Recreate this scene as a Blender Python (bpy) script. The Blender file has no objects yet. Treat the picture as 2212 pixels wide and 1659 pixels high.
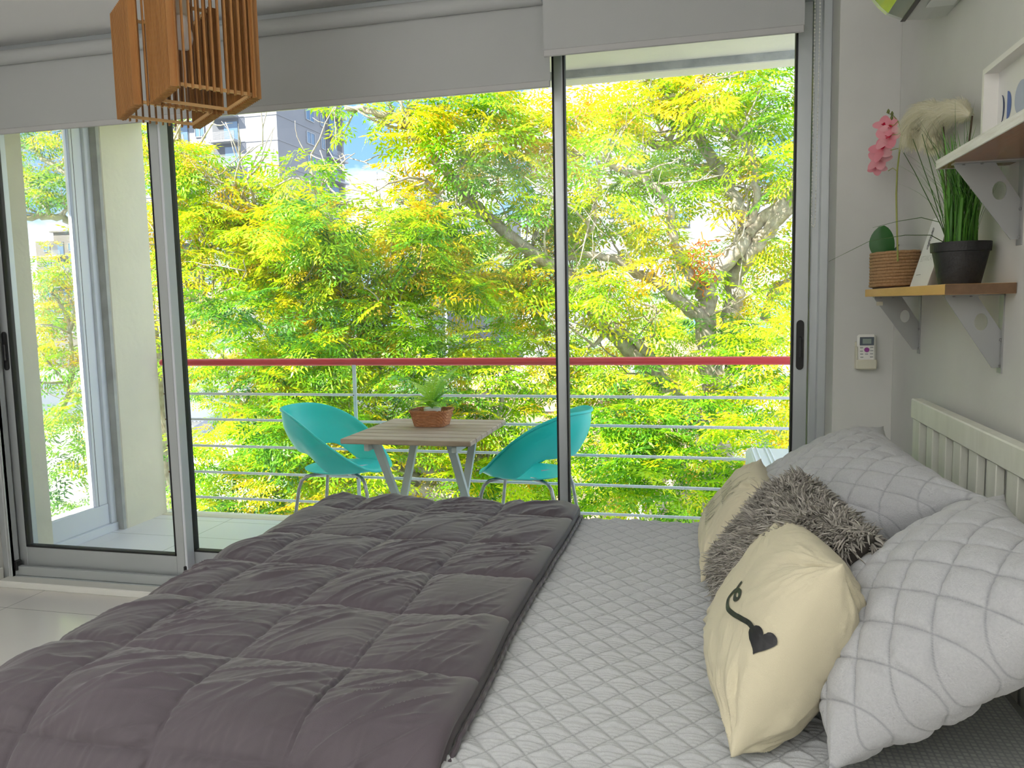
import bpy, math, random
import numpy as np
from mathutils import Vector, Matrix, noise as mnoise

SC = bpy.context.scene
COL = SC.collection
rnd = random.Random(7)
rs = np.random.RandomState(11)

# ---------------------------------------------------------------- camera
F_PX, YAW, PITCH, ROLL, CAM_Z = 1685.0, math.radians(13.6), math.radians(5.8), math.radians(-1.19), 1.344
_f = Vector((-math.sin(YAW)*math.cos(PITCH), math.cos(YAW)*math.cos(PITCH), -math.sin(PITCH)))
_r = Vector((math.cos(YAW), math.sin(YAW), 0))
_u = _r.cross(_f)
CAM_R = _r*math.cos(ROLL)+_u*math.sin(ROLL)
CAM_U = -_r*math.sin(ROLL)+_u*math.cos(ROLL)
CAM_F = _f
cam = bpy.data.cameras.new('camera')
cam.sensor_width = 36.0
cam.lens = F_PX/2212*36.0
cam.clip_start = 0.02
cam.clip_end = 600
camo = bpy.data.objects.new('camera', cam)
COL.objects.link(camo)
camo.matrix_world = Matrix(((CAM_R.x, CAM_U.x, -CAM_F.x, 0), (CAM_R.y, CAM_U.y, -CAM_F.y, 0), (CAM_R.z, CAM_U.z, -CAM_F.z, CAM_Z), (0, 0, 0, 1)))
SC.camera = camo

def at(px, py, X=None, Y=None, Z=None):
    """point of the photographed place on a plane of known X, Y or Z"""
    d = CAM_R*((px-1106)/F_PX)-CAM_U*((py-829.5)/F_PX)+CAM_F
    if Y is not None: t = Y/d.y
    elif X is not None: t = X/d.x
    else: t = (Z-CAM_Z)/d.z
    return Vector((d.x*t, d.y*t, CAM_Z+d.z*t))

# ---------------------------------------------------------------- light and view
SC.view_settings.view_transform = 'Standard'
SC.view_settings.look = 'None'
SC.view_settings.gamma = 1.0
SC.view_settings.exposure = 1.93
SC.cycles.max_bounces = 12
SC.cycles.diffuse_bounces = 6
SC.cycles.transparent_max_bounces = 16
SC.cycles.sample_clamp_indirect = 25.0
SC.cycles.use_light_tree = False
SC.cycles.use_denoising = True
SC.cycles.caustics_reflective = False
SC.cycles.caustics_refractive = False

W = bpy.data.worlds.new('sky'); SC.world = W; W.use_nodes = True
nt = W.node_tree; nt.nodes.clear()
def N(nt, t, **k):
    n = nt.nodes.new(t)
    for a, v in k.items(): setattr(n, a, v)
    return n
out = N(nt, 'ShaderNodeOutputWorld'); bg = N(nt, 'ShaderNodeBackground')
tc = N(nt, 'ShaderNodeTexCoord'); sep = N(nt, 'ShaderNodeSeparateXYZ')
nt.links.new(tc.outputs['Generated'], sep.inputs[0])
mp = N(nt, 'ShaderNodeMapping'); mp.inputs['Scale'].default_value = (2.2, 2.2, 5.0); mp.inputs['Location'].default_value = (0.35, 0.9, 0.2)
nt.links.new(tc.outputs['Generated'], mp.inputs[0])
nz = N(nt, 'ShaderNodeTexNoise'); nz.inputs['Scale'].default_value = 1.6; nz.inputs['Detail'].default_value = 6; nz.inputs['Roughness'].default_value = 0.55
nt.links.new(mp.outputs[0], nz.inputs['Vector'])
cr = N(nt, 'ShaderNodeValToRGB'); cr.color_ramp.elements[0].position = 0.44; cr.color_ramp.elements[1].position = 0.60
nt.links.new(nz.outputs['Fac'], cr.inputs[0])
grad = N(nt, 'ShaderNodeValToRGB')
grad.color_ramp.elements[0].position = 0.0; grad.color_ramp.elements[0].color = (0.17, 0.28, 0.44, 1)
grad.color_ramp.elements[1].position = 0.45; grad.color_ramp.elements[1].color = (0.034, 0.125, 0.35, 1)
nt.links.new(sep.outputs['Z'], grad.inputs[0])
mix = N(nt, 'ShaderNodeMix', data_type='RGBA'); mix.inputs[7].default_value = (0.95, 0.97, 1.0, 1)
nt.links.new(cr.outputs[0], mix.inputs[0]); nt.links.new(grad.outputs[0], mix.inputs[6])
nt.links.new(mix.outputs[2], bg.inputs[0]); bg.inputs[1].default_value = 0.95
nt.links.new(bg.outputs[0], out.inputs[0])

sun = bpy.data.lights.new('sun', 'SUN'); sun.energy = 5.0; sun.angle = math.radians(1.0); sun.color = (1.0, 0.94, 0.82)
suno = bpy.data.objects.new('sun', sun); COL.objects.link(suno)
suno.rotation_euler = Vector((0.50, 0.62, -0.72)).to_track_quat('-Z', 'Y').to_euler()
# added fill light behind the camera, aimed at the ceiling; no real lamp there
al = bpy.data.lights.new('fill_light', 'AREA'); al.shape = 'RECTANGLE'; al.size = 2.2; al.size_y = 1.4; al.energy = 28; al.color = (1.0, 0.98, 0.95)
alo = bpy.data.objects.new('fill_light', al); COL.objects.link(alo); alo.location = (-1.3, -1.0, 1.5); alo.rotation_euler = (math.pi, 0, 0)   # added fill, turned upwards

# ---------------------------------------------------------------- materials
MATS = {}
def mat(name, color, rough=0.6, metal=0.0, spec=0.5, noise=None, bump=None, emit=None, trans=None, sheen=0, thread=None):
    """noise=(scale, amount, color2); bump=(scale, strength[, stretch])"""
    if name in MATS: return MATS[name]
    m = bpy.data.materials.new(name); m.use_nodes = True; MATS[name] = m
    t = m.node_tree; b = t.nodes['Principled BSDF']
    b.inputs['Base Color'].default_value = (*color, 1); b.inputs['Roughness'].default_value = rough
    b.inputs['Metallic'].default_value = metal; b.inputs['Specular IOR Level'].default_value = spec
    if sheen: b.inputs['Sheen Weight'].default_value = sheen
    co = t.nodes.new('ShaderNodeTexCoord')
    if noise:
        n = t.nodes.new('ShaderNodeTexNoise'); n.inputs['Scale'].default_value = noise[0]; n.inputs['Detail'].default_value = 6
        t.links.new(co.outputs['Object'], n.inputs['Vector'])
        r = t.nodes.new('ShaderNodeValToRGB'); r.color_ramp.elements[0].position = 0.35; r.color_ramp.elements[1].position = 0.65+(1-noise[1])*0.3
        r.color_ramp.elements[0].color = (*color, 1); r.color_ramp.elements[1].color = (*noise[2], 1)
        t.links.new(n.outputs['Fac'], r.inputs[0]); t.links.new(r.outputs[0], b.inputs['Base Color'])
    if thread:
        at_ = t.nodes.new('ShaderNodeAttribute'); at_.attribute_name = 'var'
        mx = t.nodes.new('ShaderNodeMix'); mx.data_type = 'RGBA'; mx.inputs[7].default_value = (*thread, 1)
        t.links.new(at_.outputs['Fac'], mx.inputs[0])
        if b.inputs['Base Color'].links: t.links.new(b.inputs['Base Color'].links[0].from_socket, mx.inputs[6])
        else: mx.inputs[6].default_value = (*color, 1)
        t.links.new(mx.outputs[2], b.inputs['Base Color'])
    if bump:
        n = t.nodes.new('ShaderNodeTexNoise'); n.inputs['Scale'].default_value = bump[0]; n.inputs['Detail'].default_value = 5
        src = co.outputs['Object']
        if len(bump) > 2:
            mp = t.nodes.new('ShaderNodeMapping'); mp.inputs['Scale'].default_value = bump[2]; t.links.new(src, mp.inputs[0]); src = mp.outputs[0]
        t.links.new(src, n.inputs['Vector'])
        bp = t.nodes.new('ShaderNodeBump'); bp.inputs['Strength'].default_value = bump[1]; bp.inputs['Distance'].default_value = 0.01
        t.links.new(n.outputs['Fac'], bp.inputs['Height']); t.links.new(bp.outputs[0], b.inputs['Normal'])
    return m

def wood(name, c1, c2, scale=(1, 12, 12), rough=0.55, nscale=3.0):
    m = mat(name, c1, rough); t = m.node_tree; b = t.nodes['Principled BSDF']
    co = t.nodes.new('ShaderNodeTexCoord'); mp = t.nodes.new('ShaderNodeMapping'); mp.inputs['Scale'].default_value = scale
    t.links.new(co.outputs['Object'], mp.inputs[0])
    n = t.nodes.new('ShaderNodeTexNoise'); n.inputs['Scale'].default_value = nscale; n.inputs['Detail'].default_value = 8; n.inputs['Roughness'].default_value = 0.65
    t.links.new(mp.outputs[0], n.inputs['Vector'])
    r = t.nodes.new('ShaderNodeValToRGB'); r.color_ramp.elements[0].position = 0.32; r.color_ramp.elements[1].position = 0.68
    r.color_ramp.elements[0].color = (*c1, 1); r.color_ramp.elements[1].color = (*c2, 1)
    t.links.new(n.outputs['Fac'], r.inputs[0]); t.links.new(r.outputs[0], b.inputs['Base Color'])
    bp = t.nodes.new('ShaderNodeBump'); bp.inputs['Strength'].default_value = 0.3; bp.inputs['Distance'].default_value = 0.004
    t.links.new(n.outputs['Fac'], bp.inputs['Height']); t.links.new(bp.outputs[0], b.inputs['Normal'])
    return m

def tiles(name, c1, c2, sx, sy, ox, oy, rough, gap=0.003, grout=(0.25, 0.25, 0.24)):
    m = mat(name, c1, rough); t = m.node_tree; b = t.nodes['Principled BSDF']
    co = t.nodes.new('ShaderNodeTexCoord'); sp = t.nodes.new('ShaderNodeSeparateXYZ'); t.links.new(co.outputs['Object'], sp.inputs[0])
    def line(o, s, off):
        a = t.nodes.new('ShaderNodeMath'); a.operation = 'ADD'; a.inputs[1].default_value = -off+1000*s
        t.links.new(sp.outputs[o], a.inputs[0])
        md = t.nodes.new('ShaderNodeMath'); md.operation = 'MODULO'; md.inputs[1].default_value = s; t.links.new(a.outputs[0], md.inputs[0])
        l = t.nodes.new('ShaderNodeMath'); l.operation = 'LESS_THAN'; l.inputs[1].default_value = gap; t.links.new(md.outputs[0], l.inputs[0])
        return l
    lx, ly = line('X', sx, ox), line('Y', sy, oy)
    mx = t.nodes.new('ShaderNodeMath'); mx.operation = 'MAXIMUM'; t.links.new(lx.outputs[0], mx.inputs[0]); t.links.new(ly.outputs[0], mx.inputs[1])
    n = t.nodes.new('ShaderNodeTexNoise'); n.inputs['Scale'].default_value = 2.5; n.inputs['Detail'].default_value = 6; t.links.new(co.outputs['Object'], n.inputs['Vector'])
    c = t.nodes.new('ShaderNodeMix'); c.data_type = 'RGBA'; c.inputs[6].default_value = (*c1, 1); c.inputs[7].default_value = (*c2, 1); t.links.new(n.outputs['Fac'], c.inputs[0])
    g = t.nodes.new('ShaderNodeMix'); g.data_type = 'RGBA'; g.inputs[7].default_value = (*grout, 1)
    t.links.new(mx.outputs[0], g.inputs[0]); t.links.new(c.outputs[2], g.inputs[6]); t.links.new(g.outputs[2], b.inputs['Base Color'])
    bp = t.nodes.new('ShaderNodeBump'); bp.invert = True; bp.inputs['Strength'].default_value = 0.5; bp.inputs['Distance'].default_value = 0.002
    t.links.new(mx.outputs[0], bp.inputs['Height']); t.links.new(bp.outputs[0], b.inputs['Normal'])
    return m

def glass(name, tint=(0.97, 0.985, 0.98), haze=0.0):
    m = bpy.data.materials.new(name); m.use_nodes = True; t = m.node_tree; t.nodes.clear(); MATS[name] = m
    o = t.nodes.new('ShaderNodeOutputMaterial'); tr = t.nodes.new('ShaderNodeBsdfTransparent'); tr.inputs[0].default_value = (*tint, 1)
    gl = t.nodes.new('ShaderNodeBsdfGlossy'); gl.inputs['Roughness'].default_value = 0.0
    fr = t.nodes.new('ShaderNodeFresnel'); fr.inputs[0].default_value = 1.28
    mx = t.nodes.new('ShaderNodeMixShader'); t.links.new(fr.outputs[0], mx.inputs[0]); t.links.new(tr.outputs[0], mx.inputs[1]); t.links.new(gl.outputs[0], mx.inputs[2])
    last = mx
    if haze:
        df = t.nodes.new('ShaderNodeBsdfDiffuse'); df.inputs[0].default_value = (0.9, 0.92, 0.95, 1)
        m2 = t.nodes.new('ShaderNodeMixShader'); m2.inputs[0].default_value = haze
        t.links.new(last.outputs[0], m2.inputs[1]); t.links.new(df.outputs[0], m2.inputs[2]); last = m2
    t.links.new(last.outputs[0], o.inputs[0])
    return m

def leafmat(name, ramp, rough=0.42, transl=0.45, spec=0.5):
    m = bpy.data.materials.new(name); m.use_nodes = True; t = m.node_tree; t.nodes.clear(); MATS[name] = m
    o = t.nodes.new('ShaderNodeOutputMaterial')
    a = t.nodes.new('ShaderNodeAttribute'); a.attribute_name = 'var'
    r = t.nodes.new('ShaderNodeValToRGB'); els = r.color_ramp.elements
    while len(els) < len(ramp): els.new(0.5)
    for e, (p, c) in zip(els, ramp): e.position = p; e.color = (*c, 1)
    t.links.new(a.outputs['Fac'], r.inputs[0])
    b = t.nodes.new('ShaderNodeBsdfPrincipled'); b.inputs['Roughness'].default_value = rough; b.inputs['Specular IOR Level'].default_value = spec
    tl = t.nodes.new('ShaderNodeBsdfTranslucent')
    t.links.new(r.outputs[0], b.inputs['Base Color']); t.links.new(r.outputs[0], tl.inputs[0])
    mx = t.nodes.new('ShaderNodeMixShader'); mx.inputs[0].default_value = transl
    t.links.new(b.outputs[0], mx.inputs[1]); t.links.new(tl.outputs[0], mx.inputs[2]); t.links.new(mx.outputs[0], o.inputs[0])
    return m

# ---------------------------------------------------------------- mesh builder
class MB:
    def __init__(s): s.v = []; s.f = []; s.n = 0; s.attr = []
    def add(s, v, f, var=0.0):
        v = np.asarray(v, float).reshape(-1, 3); k = s.n
        s.v.append(v); s.n += len(v)
        s.f.extend([tuple(k+i for i in q) for q in f]); s.attr.append(np.full(len(v), var) if np.isscalar(var) else np.asarray(var).reshape(-1))
        return s
    def box(s, x0, x1, y0, y1, z0, z1, bev=0.0, M=None):
        b = min(bev, (x1-x0)*.45, (y1-y0)*.45, (z1-z0)*.45)
        if b <= 0:
            v = [(x, y, z) for x in (x0, x1) for y in (y0, y1) for z in (z0, z1)]
            f = [(0, 1, 3, 2), (4, 6, 7, 5), (0, 4, 5, 1), (2, 3, 7, 6), (0, 2, 6, 4), (1, 5, 7, 3)]
        else:
            c = (((x0+x1)/2, (y0+y1)/2, (z0+z1)/2)); h = ((x1-x0)/2, (y1-y0)/2, (z1-z0)/2)
            v = []; idx = {}
            for sx in (-1, 1):
                for sy in (-1, 1):
                    for sz in (-1, 1):
                        sg = (sx, sy, sz)
                        for a in range(3):
                            p = [c[i]+sg[i]*(h[i]-(0 if i == a else b)) for i in range(3)]
                            idx[(sg, a)] = len(v); v.append(p)
            f = []
            for a in range(3):
                o = [i for i in range(3) if i != a]
                for sa in (-1, 1):
                    q = []
                    for s1, s2 in ((-1, -1), (1, -1), (1, 1), (-1, 1)):
                        sg = [0]*3; sg[a] = sa; sg[o[0]] = s1; sg[o[1]] = s2; q.append(idx[(tuple(sg), a)])
                    if (sa > 0) == (a == 1): q.reverse()
                    f.append(tuple(q))
            for e in range(3):      # edges along axis e
                o = [i for i in range(3) if i != e]
                for s1 in (-1, 1):
                    for s2 in (-1, 1):
                        A = [0]*3; B = [0]*3; A[o[0]] = B[o[0]] = s1; A[o[1]] = B[o[1]] = s2; A[e] = -1; B[e] = 1
                        A = tuple(A); B = tuple(B)
                        f.append((idx[(A, o[0])], idx[(B, o[0])], idx[(B, o[1])], idx[(A, o[1])]))
            for sx in (-1, 1):
                for sy in (-1, 1):
                    for sz in (-1, 1):
                        f.append(tuple(idx[((sx, sy, sz), a)] for a in range(3)))
        v = np.array(v, float)
        if M is not None: v = np.array([list(M @ Vector(p)) for p in v])
        return s.add(v, f)
    def bar(s, p, q, w, h, up=(0, 0, 1), bev=0.0):
        """box of section w (sideways) x h (up) from p to q"""
        p, q, up = Vector(p), Vector(q), Vector(up)
        d = (q-p); L = d.length; d.normalize(); side = d.cross(up).normalized(); u2 = side.cross(d)
        M = Matrix(((side.x, d.x, u2.x, p.x), (side.y, d.y, u2.y, p.y), (side.z, d.z, u2.z, p.z), (0, 0, 0, 1)))
        return s.box(-w/2, w/2, 0, L, -h/2, h/2, bev, M)
    def tube(s, pts, r, seg=10, cap=True, var=0.0):
        pts = [Vector(p) for p in pts]; n = len(pts)
        rr = r if isinstance(r, (list, tuple, np.ndarray)) else [r]*n
        v = []; prev = None
        for i, p in enumerate(pts):
            d = (pts[min(i+1, n-1)]-pts[max(i-1, 0)]).normalized()
            if prev is None:
                a = d.orthogonal().normalized()
            else:
                a = (prev-d*prev.dot(d)).normalized()
            prev = a; b = d.cross(a)
            for k in range(seg):
                t = 2*math.pi*k/seg; v.append(p+(a*math.cos(t)+b*math.sin(t))*rr[i])
        f = [(i*seg+k, i*seg+(k+1) % seg, (i+1)*seg+(k+1) % seg, (i+1)*seg+k) for i in range(n-1) for k in range(seg)]
        if cap: f.append(tuple(range(seg-1, -1, -1))); f.append(tuple((n-1)*seg+k for k in range(seg)))
        return s.add([tuple(p) for p in v], f, var)
    def lathe(s, prof, c=(0, 0, 0), seg=32, cap=True):
        v = []; n = len(prof)
        for r, z in prof:
            for k in range(seg):
                t = 2*math.pi*k/seg; v.append((c[0]+r*math.cos(t), c[1]+r*math.sin(t), c[2]+z))
        f = [(i*seg+k, i*seg+(k+1) % seg, (i+1)*seg+(k+1) % seg, (i+1)*seg+k) for i in range(n-1) for k in range(seg)]
        if cap: f.append(tuple(range(seg-1, -1, -1))); f.append(tuple((n-1)*seg+k for k in range(seg)))
        return s.add(v, f)
    def grid(s, P, wrap=False, flip=False, var=0.0):
        P = np.asarray(P, float); a, b = P.shape[:2]
        f = []
        for i in range(a-1):
            for j in range(b if wrap else b-1):
                j2 = (j+1) % b; q = (i*b+j, i*b+j2, (i+1)*b+j2, (i+1)*b+j); f.append(q[::-1] if flip else q)
        return s.add(P.reshape(-1, 3), f, var)
    def prism(s, poly, axis, a0, a1):
        """poly of 2D points extruded along axis"""
        n = len(poly); v = []
        for a in (a0, a1):
            for p in poly:
                q = list(p); q.insert(axis, a); v.append(q)
        f = [tuple(range(n))[::-1], tuple(range(n, 2*n))]+[(i, (i+1) % n, n+(i+1) % n, n+i) for i in range(n)]
        return s.add(v, f)

ORG = {}
def build(name, mb, material, parent=None, smooth=False, org=None, angle=40, local=False):
    """one mesh object; coordinates are world ones unless local; a child takes its parent's origin"""
    v = np.concatenate(mb.v) if mb.v else np.zeros((0, 3))
    if parent is not None: o3 = ORG[parent.name]
    elif org is not None: o3 = Vector(org)
    else: o3 = Vector(((v[:, 0].min()+v[:, 0].max())/2, (v[:, 1].min()+v[:, 1].max())/2, v[:, 2].min()))
    me = bpy.data.meshes.new(name)
    vv = v if local else v-np.array(o3)
    me.from_pydata([tuple(p) for p in vv], [], mb.f)
    if material is not None: me.materials.append(material)
    if any(a.max() > 0 for a in mb.attr if len(a)):
        at_ = me.attributes.new('var', 'FLOAT', 'POINT'); at_.data.foreach_set('value', np.concatenate(mb.attr))
    if smooth:
        me.shade_smooth()
        if angle and angle < 180: me.set_sharp_from_angle(angle=math.radians(angle))
    me.update()
    o = bpy.data.objects.new(name, me); COL.objects.link(o)
    if parent is not None: o.parent = parent
    else: o.location = o3
    ORG[o.name] = Vector(o3)
    return o
def fast_build(name, V, Q, material, parent, var=None, smooth=False):
    """big quad or triangle meshes from numpy arrays, world coordinates"""
    o3 = ORG[parent.name]; k = Q.shape[1]
    me = bpy.data.meshes.new(name); me.vertices.add(len(V)); me.vertices.foreach_set('co', (V-np.array(o3)).astype(np.float32).ravel())
    me.loops.add(Q.size); me.loops.foreach_set('vertex_index', Q.astype(np.int32).ravel())
    me.polygons.add(len(Q)); me.polygons.foreach_set('loop_start', (np.arange(len(Q))*k).astype(np.int32))
    me.update(calc_edges=True)
    if var is not None:
        a = me.attributes.new('var', 'FLOAT', 'POINT'); a.data.foreach_set('value', var.astype(np.float32))
    me.materials.append(material)
    if smooth: me.shade_smooth()
    o = bpy.data.objects.new(name, me); COL.objects.link(o); o.parent = parent; ORG[o.name] = Vector(o3)
    return o
def thing(name, label, cat, loc, group=None):
    o = bpy.data.objects.new(name, None); COL.objects.link(o); o.location = loc; o.empty_display_size = 0.1
    o['label'] = label; o['category'] = cat
    if group: o['group'] = group
    ORG[o.name] = Vector(loc)
    return o
def tag(o, label, cat, group=None):
    o['label'] = label; o['category'] = cat
    if group: o['group'] = group
    return o
def struct(name, mb, m, parent=None, smooth=False):
    o = build(name, mb, m, parent, smooth)
    if parent is None: o['kind'] = 'structure'
    return o
def copy_tree(o, parent=None):
    c = o.copy(); COL.objects.link(c); c.parent = parent
    for ch in list(o.children): copy_tree(ch, c)
    return c

# smooth value noise for numpy arrays
_PERM = rs.rand(256, 256)
def vnoise(x, y):
    xi = np.floor(x).astype(int); yi = np.floor(y).astype(int); fx = x-xi; fy = y-yi
    fx = fx*fx*(3-2*fx); fy = fy*fy*(3-2*fy)
    g = lambda a, b: _PERM[a & 255, b & 255]
    return (g(xi, yi)*(1-fx)+g(xi+1, yi)*fx)*(1-fy)+(g(xi, yi+1)*(1-fx)+g(xi+1, yi+1)*fx)*fy
def fbm(x, y, o=4):
    s = 0; a = 1; t = 0
    for i in range(o):
        s = s+a*vnoise(x*2**i+17.3*i, y*2**i+9.1*i); t += a; a *= .5
    return s/t
def stitch(x, y, dx, dy, w=.0013):
    a = x/dx+y/dy; b = x/dx-y/dy; g = math.sqrt(1/dx**2+1/dy**2)
    da = np.minimum(a % 1, 1-a % 1)/g; db = np.minimum(b % 1, 1-b % 1)/g
    return np.clip(np.maximum(np.exp(-(da/w)**2), np.exp(-(db/w)**2)), 0, 1)*.62
def quilt(x, y, dx, dy, puff=0.006, crease=0.004, crax=1):
    """diamond stitching: stitched valleys, a small soft fold across each diamond"""
    a = x/dx+y/dy; b = x/dx-y/dy
    fa = np.abs((a % 1)-.5)*2; fb = np.abs((b % 1)-.5)*2          # 1 on a stitch line, 0 in the middle
    h = puff*((1-fa**3.0)*(1-fb**3.0))**.6
    u = (a % 1)-.5; w = (b % 1)-.5
    q = (u-w) if crax else (u+w); p = (u+w) if crax else (u-w)
    cell = np.floor(a)*7.13+np.floor(b)*3.77
    j = (np.sin(cell*12.9898)*43758.5453 % 1-.5)*.35
    env = np.clip(1-np.abs(p)*1.25, 0, 1)
    k = q-j*.8+.10*p*p
    h = h+crease*env*(.75*np.exp(-((k-.20)/.14)**2)+.30*np.exp(-((k+.20)/.13)**2)-1.15*np.exp(-(k/.085)**2)+.10*np.sin(q*30+cell))
    return h
# ---------------------------------------------------------------- the room
M_wall = mat('wall_paint', (0.66, 0.66, 0.635), 0.75, spec=0.25, noise=(1.6, .8, (0.56, 0.56, 0.545)), bump=(60, .04))
M_ceil = mat('ceiling_paint', (0.85, 0.85, 0.85), 0.8, spec=0.2)
M_floor = tiles('porcelain_tiles', (0.80, 0.765, 0.73), (0.72, 0.69, 0.66), 1.2, 0.615, -2.936, 2.373, 0.16)
M_balc = tiles('balcony_tiles', (0.84, 0.82, 0.86), (0.76, 0.75, 0.79), 0.60, 0.33, -2.85, 3.76, 0.35, gap=0.004)
M_conc = mat('raw_concrete', (0.80, 0.75, 0.60), 0.85, spec=0.2, noise=(3.0, .6, (0.70, 0.66, 0.54)), bump=(24, .35))
M_concd = mat('weathered_concrete', (0.50, 0.50, 0.48), 0.9, spec=0.2, noise=(9, .7, (0.33, 0.33, 0.32)), bump=(30, .4))
M_alu = mat('anodised_aluminium', (0.56, 0.59, 0.61), 0.42, metal=0.55, spec=0.5)
M_aluw = mat('pale_aluminium', (0.76, 0.79, 0.86), 0.45, metal=0.1)
M_rub = mat('black_rubber', (0.012, 0.012, 0.014), 0.6)
M_white = mat('white_paint', (0.80, 0.80, 0.76), 0.5)
M_glass = glass('window_glass')
M_glassh = glass('hazy_glass', haze=0.035)  # pane with a thin white diffuse veil mixed in
M_blackp = mat('black_plastic', (0.015, 0.015, 0.017), 0.35)

XL, XR, YW, ZC = -3.41, 0.655, 3.20, 2.60
m = MB().box(XL-.2, XR+.2, -2.2, 3.12, -.2, 0); struct('floor', m, M_floor)
m = MB().box(XL-.2, XR+.2, -2.2, 3.30, ZC, ZC+.2); struct('ceiling', m, M_ceil)
m = MB().box(XR, XR+.2, -2.2, 3.30, 0, ZC); struct('wall_right', m, M_wall)
m = MB().box(XL-.5, XL, -2.2, 3.30, 0, ZC); struct('wall_left', m, M_wall)
m = MB().box(XL-.2, XR+.2, -2.4, -2.2, -.2, ZC+.2); struct('wall_back', m, M_wall)
m = MB().box(.46, XR, 2.95, 3.30, 0, ZC, bev=.001); struct('wall_far', m, M_wall)
m = MB().box(XL, XL+.012, -2.2, 3.10, 0, .085, bev=.004); struct('baseboard_left', m, M_white)
m = MB().box(-3.39, .455, 3.05, 3.125, 0, .034, bev=.004); struct('trim_1', m, M_white)
m = MB().box(XL, .46, 3.12, 3.30, -.2, 0); struct('trim_2', m, M_concd)

# fixed frame of the sliding doors
m = MB()
m.box(XL, XL+.035, 3.11, 3.30, 0, 2.52, .003)          # left jamb profile
m.box(XL+.035, XL+.05, 3.11, 3.16, 0, 2.52, .002)
m.box(.405, .46, 3.15, 3.30, 0, 2.52, .003)
m.box(.43, .46, 3.11, 3.15, 0, 2.52, .002)
m.box(XL, .46, 3.14, 3.30, 2.43, 2.60, .003)
m.box(XL, .46, 3.125, 3.30, 0, .035, .003)            # bottom track, stepped
m.box(XL+.03, .43, 3.135, 3.158, .035, .082, .003)
m.box(XL+.03, .43, 3.215, 3.228, .035, .07)
m.box(XL+.03, .43, 3.285, 3.30, .035, .07)
wf = struct('window_1', m, M_alu)
m = MB().box(-3.405, -3.36, 3.115, 3.13, .0, 2.4); struct('window_guide', m, M_white, wf)
m = MB().box(-3.375, -3.345, 3.125, 3.16, .06, .11, .003); struct('end_cap', m, M_blackp, wf)

def slider(n, x0, x1, y, stL, stR, z0, rail, mg, hand=None, sideface=True):
    m = MB(); t = .036
    m.box(x0, x0+stL, y, y+t, z0, 2.47, .002); m.box(x1-stR, x1, y, y+t, z0, 2.47, .002)
    m.box(x0+stL, x1-stR, y, y+t, z0, rail, .002); m.box(x0+stL, x1-stR, y, y+t, 2.40, 2.47, .002)
    d = struct('door_%d' % n, m, M_alu)
    g = MB(); a, b, c, e = x0+stL, x1-stR, rail, 2.40; w = .007
    g.box(a, a+w, y-.001, y+t+.001, c, e); g.box(b-w, b, y-.001, y+t+.001, c, e); g.box(a, b, y-.001, y+t+.001, c, c+w)
    struct('gasket', g, M_rub, d)
    g = MB().box(a+.002, b-.002, y+.015, y+.021, c, e); struct('glass_pane', g, mg, d)
    if hand:
        h = MB(); hx = hand
        pts = [(hx+.014*math.cos(k*math.pi/8)*1.0, 1.247+.016*math.sin(k*math.pi/8)) for k in range(9)]+[(hx-.014*math.cos(k*math.pi/8), 1.087-.016*math.sin(k*math.pi/8)) for k in range(9)]
        h.prism(pts, 1, y-.006, y+.001); ho = struct('handle', h, M_blackp, d)
        h = MB().box(hx-.005, hx+.006, y-.012, y-.004, 1.12, 1.20, .003); struct('latch', h, mat('dark_metal', (.06, .06, .065), .35, metal=.6), ho)
    return d
slider(1, -3.372, -2.405, 3.175, .047, .045, .072, .172, M_glassh, hand=-3.348)
slider(2, -2.445, -.540, 3.235, .045, .043, .05, .178, M_glass)
slider(3, -.541, .402, 3.175, .006, .052, .072, .172, M_glass, hand=.374)
m = MB().box(-2.405, -2.392, 3.176, 3.232, .075, 2.4, .002); struct('trim_3', m, M_aluw)
m = MB(); m.box(-2.41, -2.398, 3.165, 3.18, .10, .125, .003); struct('trim_4', m, M_blackp)

# ---------------------------------------------------------------- balcony shell
m = MB().box(-4.2, 1.6, 3.30, 4.39, -.22, 0); struct('floor_balcony', m, M_balc)
m = MB().box(-4.2, 1.6, 4.39, 4.51, -.24, .004, .003); struct('trim_5', m, M_conc)
m = MB().box(-4.2, 1.6, 3.30, 4.36, 2.605, 2.80); struct('ceiling_balcony', m, M_conc)
m = MB().box(-4.2, 1.6, 4.36, 4.49, 2.56, 2.80, .004); struct('trim_6', m, M_conc)
m = MB().box(-4.2, 1.6, 4.35, 4.36, 2.565, 2.80); struct('trim_7', m, M_concd)
# concrete pillars either side of the side glazing
m = MB().box(-3.75, -3.48, 4.07, 4.45, -.1, 2.605, .006); struct('wall_pillar', m, M_conc)
m = MB().box(-3.75, -3.50, 3.30, 3.525, -.1, 2.605, .006); struct('wall_pier', m, M_conc)
m = MB().box(-3.60, -3.485, 4.045, 4.07, 0, 2.6); struct('trim_8', m, M_concd)
m = MB()
m.box(-3.60, -3.52, 3.525, 4.045, 0, .05, .003); m.box(-3.585, -3.545, 3.525, 4.0, .05, .175, .003)
m.box(-3.60, -3.53, 4.0, 4.045, .05, 2.6, .003); m.box(-3.585, -3.55, 3.905, 4.0, .175, 2.6, .003)
m.box(-3.585, -3.55, 3.525, 3.545, .175, 2.6, .003); m.box(-3.585, -3.55, 3.545, 3.905, 2.50, 2.6, .003)
w2 = struct('window_2', m, M_aluw)
m = MB().box(-3.57, -3.565, 3.545, 3.905, .175, 2.5); struct('glass_pane', m, M_glassh, w2)
m = MB().box(-3.5505, -3.549, 3.925, 3.928, .175, 2.5); struct('gasket', m, M_rub, w2)

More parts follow.
